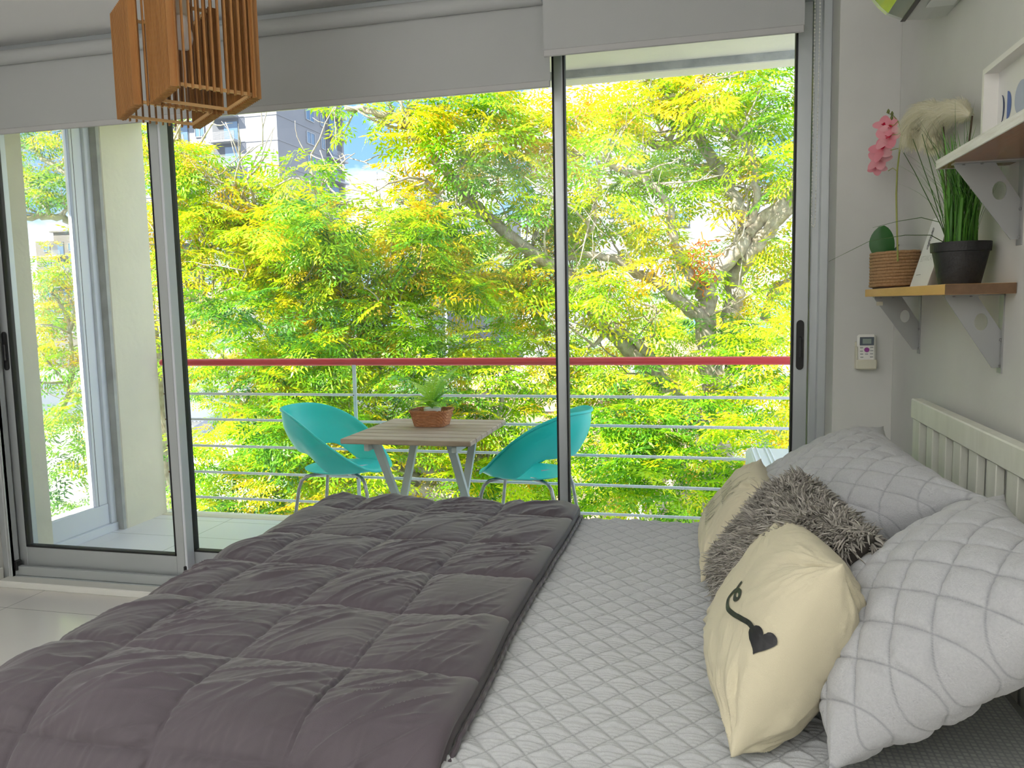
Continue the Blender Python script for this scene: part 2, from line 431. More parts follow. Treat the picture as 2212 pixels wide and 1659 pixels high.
# ---------------------------------------------------------------- railing
M_red = mat('red_painted_steel', (0.74, 0.05, 0.055), 0.35, noise=(7, .4, (0.64, 0.06, 0.065)))
M_rail = mat('grey_painted_steel', (0.80, 0.82, 0.84), 0.45, noise=(6, .5, (0.70, 0.72, 0.73)))
M_rust = mat('rust', (0.25, 0.09, 0.03), 0.9)
ra = thing('balcony_railing', 'balcony railing with red handrail and five thin grey horizontal bars', 'railing', (-1.2, 4.47, 0))
m = MB(); xs = [-3.478, -3.474, -3.466, -3.45]+[-3.45+i*(1.55+3.45)/20 for i in range(1, 21)]
m.tube([(x, 4.47, 1.011) for x in xs], [.008, .016, .022, .0235]+[.0235]*20, 20); build('handrail', m, M_red, ra, True)
for z in (.805, .636, .460, .284, .112):
    m = MB().tube([(-3.45, 4.47, z), (1.55, 4.47, z)], .0085, 10); build('rail', m, M_rail, ra, True)
for x in (-3.44, -2.083, at(1213, 900, Y=4.456).x, .66):
    m = MB().box(x-.012, x+.012, 4.452, 4.460, 0, .995, .002); m.box(x-.03, x+.03, 4.44, 4.50, 0, .008, .002); po = build('post', m, M_rail, ra)
    for z in (.805, .636, .460, .284, .112):
        m = MB().box(x-.013, x-.005, 4.4505, 4.4525, z-.007+.004*math.sin(z*40), z+.003, .002); build('rust_spot', m, M_rust, po)

# ---------------------------------------------------------------- roller blinds
M_blind = mat('blind_fabric', (0.44, 0.45, 0.45), 0.85, spec=.15, bump=(400, .08))
def blind(label, x0, x1, y, ztop, zbot, front, chain=None, rad=.032):
    t = thing('roller_blind', label, 'blind', ((x0+x1)/2, y, zbot), 'white roller blinds over the sliding doors')
    rc = y+rad if front else y-rad+.03
    m = MB(); prof = [(rc+rad*math.cos(a), ztop-rad+rad*math.sin(a)) for a in [2*math.pi*k/24 for k in range(24)]]
    m.prism(prof, 0, x0, x1); build('roller', m, M_blind, t, True)
    yf = y if front else y+.015
    n = 60; P = []
    for j in range(7):
        z = (ztop-rad)+(zbot+.012-(ztop-rad))*j/6
        P.append([(x0+(x1-x0)*i/n, yf+.0025*math.sin(i*.9+j*.4)*math.sin(math.pi*j/6), z) for i in range(n+1)])
    m = MB().grid(P); P2 = np.array(P); P2[..., 1] += .0015; m.grid(P2, flip=True); build('fabric', m, M_blind, t, True)
    m = MB().box(x0, x1, yf-.004, yf+.006, zbot, zbot+.026, .003); build('bottom_bar', m, mat('blind_hem', (.46, .46, .46), .7), t)
    for xa in ((x0-.012, x0-.003), (x1+.001, x1+.005)):
        m = MB().box(xa[0], xa[1], y+.001, y+.07, ztop-.075, ztop+.01, .001); build('bracket', m, M_alu, t)
    if chain:
        cx_, cy_, zb, zt = chain; m = MB()
        pts = []; zz = zb+.02
        while zz < zt: pts.append((cx_-.006-.007*(zz-zb)*.3, zz)); pts.append((cx_+.006+.012*(zz-zb)*.4, zz)); zz += .0125
        for k in range(1, 6): pts.append((cx_-.006*math.cos(k*math.pi/6), zb+.02-.016*math.sin(k*math.pi/6)))
        for (px, pz) in pts: m.lathe([(.0004, -.003), (.0022, -.0016), (.003, 0), (.0022, .0016), (.0004, .003)], (px, cy_, pz), 6)
        co = build('chain', m, M_white, t, True)
        m = MB().tube([(cx_-.006-.0021*(zt-zb), cy_, zt), (cx_-.006, cy_, zb+.02)], .0008, 5).tube([(cx_+.006+.0048*(zt-zb), cy_, zt), (cx_+.006, cy_, zb+.02)], .0008, 5); build('cord', m, M_white, co)
    return t
blind('long white roller blind covering the tops of the left and middle doors', -3.38, -.572, 3.085, 2.555, 2.187, False)
blind('shorter white roller blind over the right door, hanging in front, with bead chain', -.578, .352, 3.005, 2.56, 2.272, True, chain=(.400, 3.06, 1.60, 2.56), rad=.036)
# ceiling slot behind
# ---------------------------------------------------------------- pendant lamp of wooden strips
M_lampw = wood('lamp_wood', (0.29, 0.12, 0.033), (0.42, 0.20, 0.06), (14, 14, 1.2), .5)
M_lampl = mat('lamp_pale_wood', (0.74, 0.46, 0.20), .55)
zb, zt = 2.0, 2.37
A, B, Cc, D = (at(345, 181, Z=zb), at(262, 257, Z=zb), at(437, 277, Z=zb), at(536, 206, Z=zb))
Sd = (B-A).normalized(); Ld = Vector((-Sd.y, Sd.x, 0)); Ld = Ld if Ld.x > 0 else -Ld
LL = (Cc-B).dot(Ld); SS = (B-A).length
lp = thing('pendant_lamp', 'wooden slatted pendant lamp made of two joined square cages', 'lamp', (A+Sd*SS*.5+Ld*LL*.5))
def P3(l, s, z): return A+Ld*l+Sd*s+Vector((0, 0, z-zb))
def cage(l0, l1, s0, s1, z0, z1):
    m = MB(); n = 12; t = .0042
    Mx = lambda p: None
    def slat(l, s, dl, ds, w=.013):
        a = P3(l, s, z0); b = P3(l, s, z1)
        side = (Ld*dl+Sd*ds); fw = Vector((-side.y, side.x, 0))
        M = Matrix(((side.x, fw.x, 0, a.x), (side.y, fw.y, 0, a.y), (0, 0, 1, a.z), (0, 0, 0, 1)))
        m.box(-w/2, w/2, -t/2, t/2, 0, z1-z0, 0, M)
    for i in range(n):
        l = l0+.006+(l1-l0-.012)*i/(n-1)
        slat(l, s0, 0, 1); slat(l, s1, 0, 1)
    ns = 16
    for i in range(ns):
        s = s0+.006+(s1-s0-.012)*i/(ns-1)
        slat(l0, s, 1, 0, .028); slat(l1, s, 1, 0, .028)
    build('slat_cage', m, M_lampw, lp)
    for z in (z0+.012, z1-.012):
        m = MB(); e = .014
        for a, b in (((l0+e, s0+e), (l1-e, s0+e)), ((l0+e, s1-e), (l1-e, s1-e)), ((l0+e, s0+e), (l0+e, s1-e)), ((l1-e, s0+e), (l1-e, s1-e))):
            m.bar(P3(a[0], a[1], z), P3(b[0], b[1], z), .009, .009)
        build('inner_frame', m, M_lampl, lp)
hs = SS*.5
cage(.045, LL+.02, 0, hs-.004, zb+.0, zt+.02)
cage(0, LL-.02, hs+.004, SS, zb-.004, zt-.03)
bc = P3(LL*.42, hs*.55, zt-.16)
m = MB().lathe([(.003, -.062), (.016, -.058), (.026, -.045), (.031, -.026), (.030, -.008), (.022, .014), (.016, .032), (.014, .04)], bc, 24)
build('bulb', m, mat('frosted_bulb', (.85, .82, .80), .25), lp, True)
m = MB().lathe([(.014, .04), (.019, .045), (.019, .10), (.012, .105)], bc, 20); build('socket', m, mat('cream_socket', (.60, .55, .45), .5), lp, True)
m = MB().tube([(bc.x, bc.y, bc.z+.1), (bc.x, bc.y, ZC)], .003, 8); m.lathe([(.05, 0), (.05, .018), (.045, .02)], (bc.x, bc.y, ZC-.02), 24); build('cord', m, M_white, lp, True)
m = MB().bar(P3(.02, hs*.55, zt-.01), P3(LL, hs*.55, zt-.01), .01, .01).bar(P3(LL*.42, 0, zt-.02), P3(LL*.42, SS, zt-.02), .01, .01); build('cross_bar', m, M_lampl, lp)

# ---------------------------------------------------------------- air conditioner, remote
ac = thing('air_conditioner', 'mirror fronted split air conditioner high on the right wall', 'air conditioner', (.655, 2.0, 2.1))
prof = [(.655, 2.108), (.60, 2.102), (.538, 2.108), (.50, 2.125), (.478, 2.147), (.460, 2.172), (.452, 2.20), (.45, 2.25), (.45, 2.38), (.47, 2.40), (.655, 2.40)]
m = MB().prism(prof, 1, 1.55, 2.45); build('body', m, mat('ac_shell', (.62, .64, .62), .3, metal=.3), ac)
m = MB(); q = [(.447, 2.39), (.447, 2.245), (.449, 2.20), (.457, 2.172), (.462, 2.176), (.455, 2.2), (.453, 2.245), (.453, 2.39)]; m.prism(q, 1, 1.552, 2.449)
build('front_panel', m, mat('mirror_panel', (.55, .58, .50), .06, metal=1.0), ac)
m = MB().prism([(.462, 2.163), (.480, 2.140), (.500, 2.120), (.536, 2.103), (.537, 2.106), (.502, 2.124), (.483, 2.143), (.465, 2.166)], 1, 1.58, 2.42)
build('air_vane', m, mat('vane_metal', (.35, .38, .28), .12, metal=1.0), ac)
m = MB().prism([(.536, 2.1015), (.548, 2.1005), (.548, 2.0995), (.536, 2.1)], 1, 1.56, 2.44); build('outlet_slot', m, M_blackp, ac)
m = MB().box(.575, .64, 2.20, 2.34, 2.0985, 2.1015); build('rating_label', m, mat('label_paper', (.72, .74, .74), .5), ac)

rh = thing('remote_holder', 'cream wall holder under the remote control beside the window', 'holder', (.563, 2.945, 1.093))
m = MB().box(.530, .598, 2.944, 2.950, 1.094, 1.19, .002).box(.530, .598, 2.915, 2.945, 1.094, 1.1285, .004).box(.530, .535, 2.92, 2.945, 1.12, 1.175, .002); build('tray', m, mat('cream_plastic', (.66, .64, .52), .5), rh)
rc_ = thing('remote_control', 'white air conditioner remote with grey screen and purple button', 'remote control', (.563, 2.93, 1.125))
m = MB().box(.534, .594, 2.922, 2.940, 1.120, 1.216, .006); build('case', m, mat('remote_white', (.80, .80, .76), .4), rc_)
m = MB().box(.541, .587, 2.9205, 2.924, 1.178, 1.207, .001); s_ = build('screen_bezel', m, mat('bezel', (.10, .12, .15), .3), rc_)
m = MB().box(.550, .578, 2.9198, 2.9215, 1.184, 1.201); build('screen', m, mat('lcd', (.30, .36, .33), .2), s_)
m = MB().prism([(.564+.008*math.cos(k*math.pi/12), 1.163+.008*math.sin(k*math.pi/12)) for k in range(24)], 1, 2.9185, 2.923); build('button', m, mat('purple', (.30, .05, .28), .4), rc_)
M_btn = mat('button_grey', (.45, .46, .46), .5)
for bx, bz in ((.547, 1.17), (.580, 1.171), (.547, 1.158), (.580, 1.160), (.548, 1.148), (.564, 1.148), (.580, 1.149), (.549, 1.137), (.580, 1.138)):
    m = MB().box(bx-.005, bx+.005, 2.9195, 2.923, bz-.002, bz+.002, .001); build('button', m, M_btn, rc_)

# ---------------------------------------------------------------- wall shelves
M_brk = mat('bracket_grey', (.35, .36, .36), .5, metal=.25)
def shelf_bracket(y, X0, zt, parent, h=.16, d=.135):
    """pressed bracket: slim webbed plate with a hole, flange on wall and under the board"""
    xw_ = XR
    ring = [(xw_-.004, zt-h), (xw_-.004, zt-h*.55), (xw_-.06, zt-.012), (xw_-.06, zt), (X0, zt), (X0, zt-.008)]
    outer = [(xw_, zt), (X0, zt), (X0, zt-.008), (xw_, zt-h)]
    # outer polygon with an open gusset: plate between the arm and the diagonal, oval hole
    pl = [(X0, zt), (X0+.004, zt-.010), (xw_-.018, zt-h), (xw_, zt-h), (xw_, zt-h*.52), (xw_-.052, zt-.004), (xw_-.052, zt)]
    import bmesh
    cxh, czh = xw_-.043, zt-.062
    n = 20; hole = [(cxh+.012*math.cos(2*math.pi*k/n)+.016*math.sin(2*math.pi*k/n)*.6, czh+.012*math.cos(2*math.pi*k/n)*.3-.019*math.sin(2*math.pi*k/n)) for k in range(n)]
    # strips between the hole and the outline: sample the outline by angle
    def ray(ax):
        dx, dz = math.cos(ax), math.sin(ax); best = 9
        for i in range(len(pl)):
            (x1, z1), (x2, z2) = pl[i], pl[(i+1) % len(pl)]
            ex, ez = x2-x1, z2-z1; den = dx*ez-dz*ex
            if abs(den) < 1e-9: continue
            t = ((x1-cxh)*ez-(z1-czh)*ex)/den; u = ((x1-cxh)*dz-(z1-czh)*dx)/den
            if t > 1e-5 and -1e-6 <= u <= 1+1e-6: best = min(best, t)
        return (cxh+dx*best, czh+dz*best)
    angs = sorted([2*math.pi*k/64 for k in range(64)]+[math.atan2(p[1]-czh, p[0]-cxh) % (2*math.pi) for p in pl])
    inn = []
    for a in angs:
        inn.append((cxh+.0135*math.cos(a)*1.0+.008*math.sin(2*a)*0, czh+.019*math.sin(a)))
    m = MB(); k = len(angs); V = []
    for yy in (y-.0015, y+.0015):
        V += [(p[0], yy, p[1]) for p in inn]+[(q_[0], yy, q_[1]) for q_ in [ray(a) for a in angs]]
    F = []
    for i in range(k):
        j = (i+1) % k
        F += [(i, j, k+j, k+i), (2*k+i, 3*k+i, 3*k+j, 2*k+j), (i, 2*k+i, 2*k+j, j), (k+i, k+j, 3*k+j, 3*k+i)]
    m.add(V, F)
    m.box(X0, xw_, y-.013, y+.013, zt-.003, zt); m.box(xw_-.003, xw_, y-.013, y+.013, zt-h-.012, zt)
    b = build('bracket', m, M_brk, parent)
    m = MB()
    for zz in (zt-h+.004, zt-.05): m.lathe([(.0001, 0), (.004, .001), (.004, .003)], (0, 0, 0), 8)
    ms = mat('screw_steel', (.3, .3, .3), .3, metal=1)
    for zz in (zt-h+.004, zt-h*.62): build('screw', MB().box(xw_-.006, xw_-.0025, y-.010, y-.004, zz-.003, zz+.003, .001), ms, b)
    for xx in (X0+.02, X0+.055): build('screw', MB().box(xx-.003, xx+.003, y-.003, y+.003, zt-.006, zt-.003, .001), ms, b)
    return b
M_pine = wood('pine_board', (0.60, 0.31, 0.09), (0.74, 0.44, 0.16), (8, .9, 8), .5)
M_pined = wood('shaded_end_grain', (0.10, 0.055, 0.025), (0.18, 0.10, 0.05), (8, 8, 8), .6)  # end grain darkened: shade of the near end put into the colour
sh = thing('wall_shelf', 'lower pine wall shelf with honey coloured edge holding two potted plants', 'shelf', (.585, 2.3, 1.344))
m = MB().box(.516, XR, 1.877, 2.72, 1.346, 1.369, .001); build('board', m, M_pine, sh)
m = MB().box(.5165, XR-.001, 1.873, 1.877, 1.3465, 1.3685); build('end_face', m, M_pined, sh)
b1 = shelf_bracket(2.62, .522, 1.346, sh, .165); b2 = shelf_bracket(1.95, .535, 1.346, sh, .165)
m = MB().box(.53, .548, 2.6165, 2.6185, 1.318, 1.330); build('price_sticker', m, mat('sticker', (.55, .52, .40), .6), b1)
M_wash = wood('whitewashed_edge', (0.62, 0.60, 0.55), (0.80, 0.80, 0.78), (6, 2, 30), .6, 5)
M_under = wood('reddish_underside', (0.20, 0.075, 0.02), (0.33, 0.13, 0.04), (8, 1.2, 8), .22)
us = thing('wall_shelf', 'upper wall shelf with whitewashed edge and reddish underside holding framed art', 'shelf', (.585, 1.6, 1.622))
m = MB().box(.513, XR, 1.0, 1.945, 1.624, 1.642, .001); build('board', m, M_under, us)
m = MB().box(.509, .513, 1.0, 1.948, 1.6235, 1.643, .0005).box(.513, XR, 1.945, 1.948, 1.6235, 1.643); build('edge_band', m, M_wash, us)
shelf_bracket(1.87, .522, 1.624, us, .165); shelf_bracket(1.15, .522, 1.624, us, .165)

# framed moon print on the upper shelf
fr = thing('picture_frame', 'deep white box frame with blue moon phases on the upper shelf', 'picture frame', (.61, 1.68, 1.643))
y0, y1, z0, z1 = 1.45, 1.972, 1.643, 1.836
X0, X1 = .603, .638
m = MB().box(X0, X1, y1-.012, y1, z0, z1).box(X0, X1, y0, y0+.012, z0, z1).box(X0, X1, y0+.012, y1-.012, z1-.012, z1).box(X0, X1, y0+.012, y1-.012, z0, z0+.012)
build('frame', m, mat('frame_white', (.74, .73, .70), .5), fr)
m = MB().box(X1-.006, X1, y0+.012, y1-.012, z0+.012, z1-.012); pr = build('print', m, mat('print_paper', (.74, .74, .72), .6), fr)
def flat_poly(name, poly, x, material, parent):
    m = MB().add([(x, a, b) for a, b in poly], [tuple(range(len(poly)))]); return build(name, m, material, parent)
M_navy = mat('navy_ink', (.02, .04, .12), .6); M_blue = mat('blue_ink', (.10, .16, .42), .6); M_greyi = mat('pale_blue_ink', (.42, .47, .60), .6)
def circ(cy, cz, r, a0=0, a1=2*math.pi, n=24): return [(cy+r*math.cos(a0+(a1-a0)*k/n), cz+r*math.sin(a0+(a1-a0)*k/n)) for k in range(n+1)]
zc = 1.742
cres = circ(1.845, zc, .030, -math.pi/2, math.pi/2)[::-1] if 0 else None
out_ = [(1.940-.022*math.cos(t), zc+.030*math.sin(t)) for t in [(-.5+k/16)*math.pi for k in range(17)]]
inn_ = [(1.940-.012*math.cos(t), zc+.030*math.sin(t)) for t in [(.5-k/16)*math.pi for k in range(17)]]
flat_poly('moon_shape', out_+inn_[1:-1], X1-.0065, M_navy, pr)
flat_poly('moon_shape', [(1.815, zc+.030*math.sin(t)) if 0 else (1.905-.024*math.cos(t), zc+.030*math.sin(t)) for t in [(-.5+k/16)*math.pi for k in range(17)]], X1-.0065, M_blue, pr)
flat_poly('moon_shape', circ(1.830, zc, .034)[:-1], X1-.0065, M_greyi, pr)
flat_poly('moon_shape', [(1.755+.024*math.cos(t), zc+.030*math.sin(t)) for t in [(-.5+k/16)*math.pi for k in range(17)]], X1-.0065, M_blue, pr)
# ---------------------------------------------------------------- bed
BX0, BX1, BY0, BY1, BZ = -1.33, .585, 1.09, 2.50, .645
M_bedw = wood('white_stained_pine', (0.62, 0.63, 0.56), (0.70, 0.71, 0.64), (8, 8, 1.5), .55)
bed = thing('bed', 'double bed with white slatted wooden headboard against the right wall', 'bed', (-.4, 1.78, 0))
def rail_M(): pass
m = MB().box(.588, .618, 1.02, 2.418, .998, 1.055, .003); hb = build('headboard', m, M_bedw, bed)
hb_x0, hb_x1 = .592, .612
for y in (2.375, 1.05):
    m = MB().box(hb_x0, hb_x1, y-.035, y+.035, .02, .999, .002); build('post', m, M_bedw, hb)
y = 2.245
while y > 1.12:
    m = MB().box(hb_x0+.001, hb_x1-.001, y-.028, y+.028, .42, .999, .002); build('slat', m, M_bedw, hb); y -= .113
m = MB().box(hb_x0, hb_x1, 1.02, 2.415, .36, .42, .003); build('lower_rail', m, M_bedw, hb)
m = MB().box(BX0+.05, BX1-.02, BY0+.04, BY1-.04, .06, .36, .02); build('bed_base', m, mat('base_fabric', (.35, .34, .33), .9), bed)
for x in (BX0+.12, BX1-.12):
    for y in (BY0+.12, BY1-.12):
        m = MB().lathe([(.02, 0), (.028, .065)], (x, y, 0), 16); build('leg', m, M_blackp, bed)
def rounded_pad(x0, x1, y0, y1, z0, z1, r, nx, ny):
    pass
M_sheet = mat('fitted_sheet', (.28, .29, .29), .9, spec=.1)
_t = M_sheet.node_tree; _b = _t.nodes['Principled BSDF']
_co = _t.nodes.new('ShaderNodeTexCoord'); _br = _t.nodes.new('ShaderNodeTexBrick'); _br.offset = 0
_br.inputs['Scale'].default_value = 95; _br.inputs['Brick Width'].default_value = 1; _br.inputs['Row Height'].default_value = 1; _br.inputs['Mortar Size'].default_value = .16
_br.inputs['Color1'].default_value = (.30, .31, .30, 1); _br.inputs['Color2'].default_value = (.36, .37, .36, 1); _br.inputs['Mortar'].default_value = (.24, .25, .255, 1)
_t.links.new(_co.outputs['Object'], _br.inputs['Vector']); _t.links.new(_br.outputs['Color'], _b.inputs['Base Color'])
m = MB().box(BX0+.02, BX1-.005, BY0+.01, BY1-.01, .36, BZ-.012, .05); build('mattress', m, M_sheet, bed, True)

def fold(a, L0, L1, r, zmax=0):
    """unrolled cloth coordinate -> (position, drop) with rounded edges at L0 and L1"""
    a = np.asarray(a, float)
    pos = a.copy(); drop = np.zeros_like(a)
    for s, L in ((1, L1), (-1, L0)):
        d = (a-L)*s; q = math.pi/2*.93
        k = (d > 0) & (d <= r*q); pos[k] = L+s*r*np.sin(d[k]/r); drop[k] = r*(1-np.cos(d[k]/r))
        k = d > r*q; e = d[k]-r*q; pos[k] = L+s*(r*math.sin(q)+e*math.cos(q)); drop[k] = r*(1-math.cos(q))+e*math.sin(q)
    return pos, drop
def cloth(name, a, b, FX, FY, ztop, disp, material, parent=None, label=None, cat=None, zmin=.12):
    AA, BB = np.meshgrid(a, b, indexing='ij')
    x, dx = fold(AA, *FX); y, dy = fold(BB, *FY)
    z = np.maximum(ztop-dx-dy, zmin)
    P = np.stack([x, y, z], -1)
    gu = np.gradient(P, axis=0); gv = np.gradient(P, axis=1); n = np.cross(gu, gv); n /= np.linalg.norm(n, axis=2, keepdims=True)+1e-9
    if n[n.shape[0]//2, n.shape[1]//2, 2] < 0: n = -n
    P = P+n*disp(AA, BB)[..., None]
    return P, n

# light quilted bedspread over the mattress
M_spread = mat('bedspread_fabric', (0.50, 0.515, 0.53), .8, spec=.15, noise=(300, .5, (.455, .47, .485)), bump=(500, .25), sheen=.2, thread=(.20, .205, .22))
a = np.arange(-.432, .215, .0024); b = np.arange(.96, 2.66, .0017)
def d_spread(A_, B_):
    h = quilt(A_+.232, B_-1.166, .064, .074, .0040, .0065, crax=1)
    s = (vnoise(A_*14+3, B_*14)-.5)*.004+(fbm(A_*60, B_*60, 2)-.5)*.0012
    return h+s+.004*fbm(A_*3, B_*3)
P, n = cloth('x', a, b, (-9, 9, .05), (1.085, BY1-.02, .04), BZ-.008, d_spread, None)
P[-6:, :, 2] -= np.linspace(0, .010, 6)[:, None]
AA, BB = np.meshgrid(a, b, indexing='ij')
m = MB().grid(P, flip=False, var=stitch(AA+.232, BB-1.166, .064, .074, .0012)); sp = build('bedspread', m, M_spread, smooth=True, angle=180)
tag(sp, 'pale grey diamond quilted bedspread spread over the bed', 'bedspread')

# dark comforter folded over the foot of the bed
M_duv = mat('comforter_fabric', (0.088, 0.072, 0.086), .62, spec=.3, noise=(4, .6, (.074, .062, .072)), bump=(700, .12), sheen=.25)
sx = [-.392+.004, -.640, -.880, -1.135, -1.395, -1.65, -1.90]; sy = [.50, .765, 1.03, 1.288, 1.550, 1.800, 2.055, 2.350, 2.62, 2.88]
def cellco(v, seams):
    s = np.sort(np.array(seams)); i = np.clip(np.searchsorted(s, v)-1, 0, len(s)-2)
    w = s[i+1]-s[i]; u = (v-s[i])/w
    return np.clip(u, 0, 1), i, w
def d_duv(A_, B_):
    wob = (fbm(A_*5+1, B_*5+4, 2)-.5)*.02
    u, i, wu = cellco(A_+wob*(A_ < -.45), sx); v, j, wv = cellco(B_+(fbm(B_*4, A_*5+9, 2)-.5)*.02, sy)
    pu = 4*u*(1-u); pv = 4*v*(1-v)
    pu = np.where((A_ > -.64) & (u > .5), np.maximum(pu, 1-((u-.5)*2)**8), pu)
    puff = .022*(np.clip(pu, 0, 1)**.30)*(np.clip(pv, 0, 1)**.30)
    du = np.minimum(u, 1-u)*wu; dv = np.minimum(v, 1-v)*wv
    seed = i*3.7+j*5.9
    g1 = np.abs(fbm(B_*34+seed, A_*5+seed, 3)-.5)*2      # gathers running away from the seams that follow Y
    g2 = np.abs(fbm(A_*34+seed+9, B_*5+seed, 3)-.5)*2
    edge_ = 1-.75*np.clip((A_+.46)/.06, 0, 1)
    gath = -.010*edge_*(1-g1)**2*np.exp(-du/.035)-.009*(1-g2)**2*np.exp(-dv/.035)
    wr = 0
    for th_, fq, am in ((.62, 17, .0105), (1.0, 27, .0070), (.25, 33, .0050), (.8, 48, .0030)):
        ca, sa = math.cos(th_), math.sin(th_); p = A_*ca+B_*sa; q = -A_*sa+B_*ca
        nz_ = vnoise(q*fq+seed*1.3+th_*9, p*3.2+seed*.7)
        rg = 1-np.abs(nz_-.5)*2; gate = np.clip(vnoise(q*7+seed, p*5+th_*20)*1.6-.35, 0, 1)
        wr = wr+am*np.clip((rg-.70)/.30, 0, 1)**1.5*gate
    wr = wr*np.clip(puff/.022, 0, 1)
    soft = (vnoise(A_*7+seed, B_*7)-.5)*.012*np.clip(puff/.022, 0, 1)
    fd = np.clip((-.405-A_)/.03, 0, 1)
    return puff+(gath*np.clip(puff/.03+.2, 0, 1)+wr)*fd+soft
a = np.concatenate([np.arange(-1.78, -.40, .0034), np.arange(-.40, -.352, .002)]); b = np.arange(.74, 2.78, .0034)
AA, BB = np.meshgrid(a, b, indexing='ij')
def fold_asym(a):
    pos, drop = fold(a, -1.225, 99, .105)
    d = a+.402; r = .017
    k = d > 0; ang = np.minimum(d[k]/r, 2.2); pos[k] = -.402+r*np.sin(ang); drop[k] = r*(1-np.cos(ang))
    return pos, drop
xx, dxx = fold_asym(AA.copy()); yy, dyy = fold(BB, 99, BY1-.03, .06)
y2, dy2 = fold(BB, 1.16, 99, .17); kk_ = BB < 1.6; yy = np.where(kk_, y2, fold(BB, -9, BY1-.03, .06)[0]); dyy = np.where(kk_, dy2, fold(BB, -9, BY1-.03, .06)[1])
P = np.stack([xx, yy, np.maximum(BZ+.028-dxx-dyy, .2)], -1)
gu = np.gradient(P, axis=0); gv = np.gradient(P, axis=1); n = np.cross(gu, gv); n /= np.linalg.norm(n, axis=2, keepdims=True)+1e-9
if n[200, 200, 2] < 0: n = -n
P = P+n*d_duv(AA, BB)[..., None]
# the edge is not perfectly straight
P[..., 0] += .012*(fbm(BB*2.5, BB*0+3, 2)-.5)*np.exp((AA+.40)*6).clip(0, 1)*2
m = MB().grid(P); du = build('comforter', m, M_duv, smooth=True, angle=180)
tag(du, 'dark grey box quilted comforter folded across the foot of the bed', 'comforter')
# hem along the head-side edge
ys = np.arange(.98, 2.58, .006); hx = []
jj = np.argmin(np.abs(a+.372))
for yv in ys:
    j = np.argmin(np.abs(b-yv)); p = P[jj, j]; hx.append((p[0]+.003+.0, p[1], p[2]))
hx = np.array(hx); ker = np.ones(9)/9; hx = np.stack([np.convolve(np.pad(hx[:, i], 4, mode='edge'), ker, 'valid') for i in range(3)], 1)
hx[:, 0] += .004+.0012*np.sin(hx[:, 1]*170)
m = MB().tube([tuple(q) for q in hx], .0050, 8); build('piped_hem', m, M_duv, du, True)

# ---------------------------------------------------------------- pillows
def pillow_fn(c, T, pinch=.07, p=2.4, e=.45, nsign=1, sag=0.0):
    """c: corners (-u-v),(+u-v),(+u+v),(-u+v)"""
    c = [np.array(q, float) for q in c]
    def base(u, v):
        ear = 1+.075*(np.abs(u)*np.abs(v))**9
        u2 = u*(1-pinch*(1-v**2))*ear; v2 = v*(1-pinch*(1-u**2))*ear
        w = [(1-u2)*(1-v2)/4, (1+u2)*(1-v2)/4, (1+u2)*(1+v2)/4, (1-u2)*(1+v2)/4]
        return sum(w[i][..., None]*c[i] for i in range(4))
    nrm = np.cross(c[1]-c[0], c[3]-c[0])+np.cross(c[3]-c[2], c[1]-c[2]); nrm = nrm/np.linalg.norm(nrm)*nsign
    W_ = (np.linalg.norm(c[1]-c[0])+np.linalg.norm(c[2]-c[3]))/2; H_ = (np.linalg.norm(c[3]-c[0])+np.linalg.norm(c[2]-c[1]))/2
    def prof(u, v): return ((1-np.abs(u)**p).clip(0, 1)*(1-np.abs(v)**p).clip(0, 1))**e
    Tf, Tb = T if isinstance(T, tuple) else (T/2, T/2)
    def f(u, v, side=1, d=0.0, off=0.0):
        u = np.asarray(u, float); v = np.asarray(v, float)
        th = prof(u, v)*np.where(np.asarray(side) > 0, Tf, Tb)+off
        P = base(u, v)+nrm*(side*th)[..., None]
        if sag: P = P-np.array([0, 0, 1.0])*(sag*prof(u, v)*(1-side)*.5)[..., None]
        return P
    def grid(nu, nv, disp, side):
        u = np.sin(np.linspace(-1, 1, nu)*math.pi/2*.999)*.35+np.linspace(-1, 1, nu)*.65; v = np.sin(np.linspace(-1, 1, nv)*math.pi/2*.999)*.35+np.linspace(-1, 1, nv)*.65
        U, V = np.meshgrid(u, v, indexing='ij'); P = f(U, V, side)
        gu = np.gradient(P, axis=0); gv = np.gradient(P, axis=1); n = np.cross(gu, gv); n /= np.linalg.norm(n, axis=2, keepdims=True)+1e-9
        if (n*nrm).sum(-1).mean()*side < 0: n = -n
        edge = (1-np.maximum(np.abs(U), np.abs(V))**16)
        dd = disp(U*W_/2, V*H_/2, U, V, side)*edge
        return P+n*dd[..., None], n, U, V
    f.grid = grid; f.W, f.H, f.n = W_, H_, nrm
    return f
def zfloor(P, z=.652):
    """cloth resting on the bed cannot sink below it"""
    k = P[..., 2] < z; P[k, 2] = z+(P[k, 2]-z)*.04+.002; return P
def make_pillow(name, label, cat, fn, disp, material, nu, nv, group=None, back=None, xmax=None, st=None):
    m = MB()
    for side in (1, -1):
        P, n, U, V = fn.grid(nu, nv, disp, side); P = zfloor(P)
        if xmax: P[..., 0] = np.where(P[..., 0] > xmax, xmax+(P[..., 0]-xmax)*.05, P[..., 0])
        m.grid(P, flip=(side < 0), var=0.0 if st is None else stitch(warp(U*fn.W/2, V*fn.H/2)[0], warp(U*fn.W/2, V*fn.H/2)[1], st[0], st[1], .0012))
    o = build(name, m, material, smooth=True, angle=180)
    # weld front and back
    import bmesh
    bm = bmesh.new(); bm.from_mesh(o.data); bmesh.ops.remove_doubles(bm, verts=bm.verts, dist=.0006); bmesh.ops.recalc_face_normals(bm, faces=bm.faces); bm.to_mesh(o.data); bm.free()
    o.data.shade_smooth()
    tag(o, label, cat, group); return o
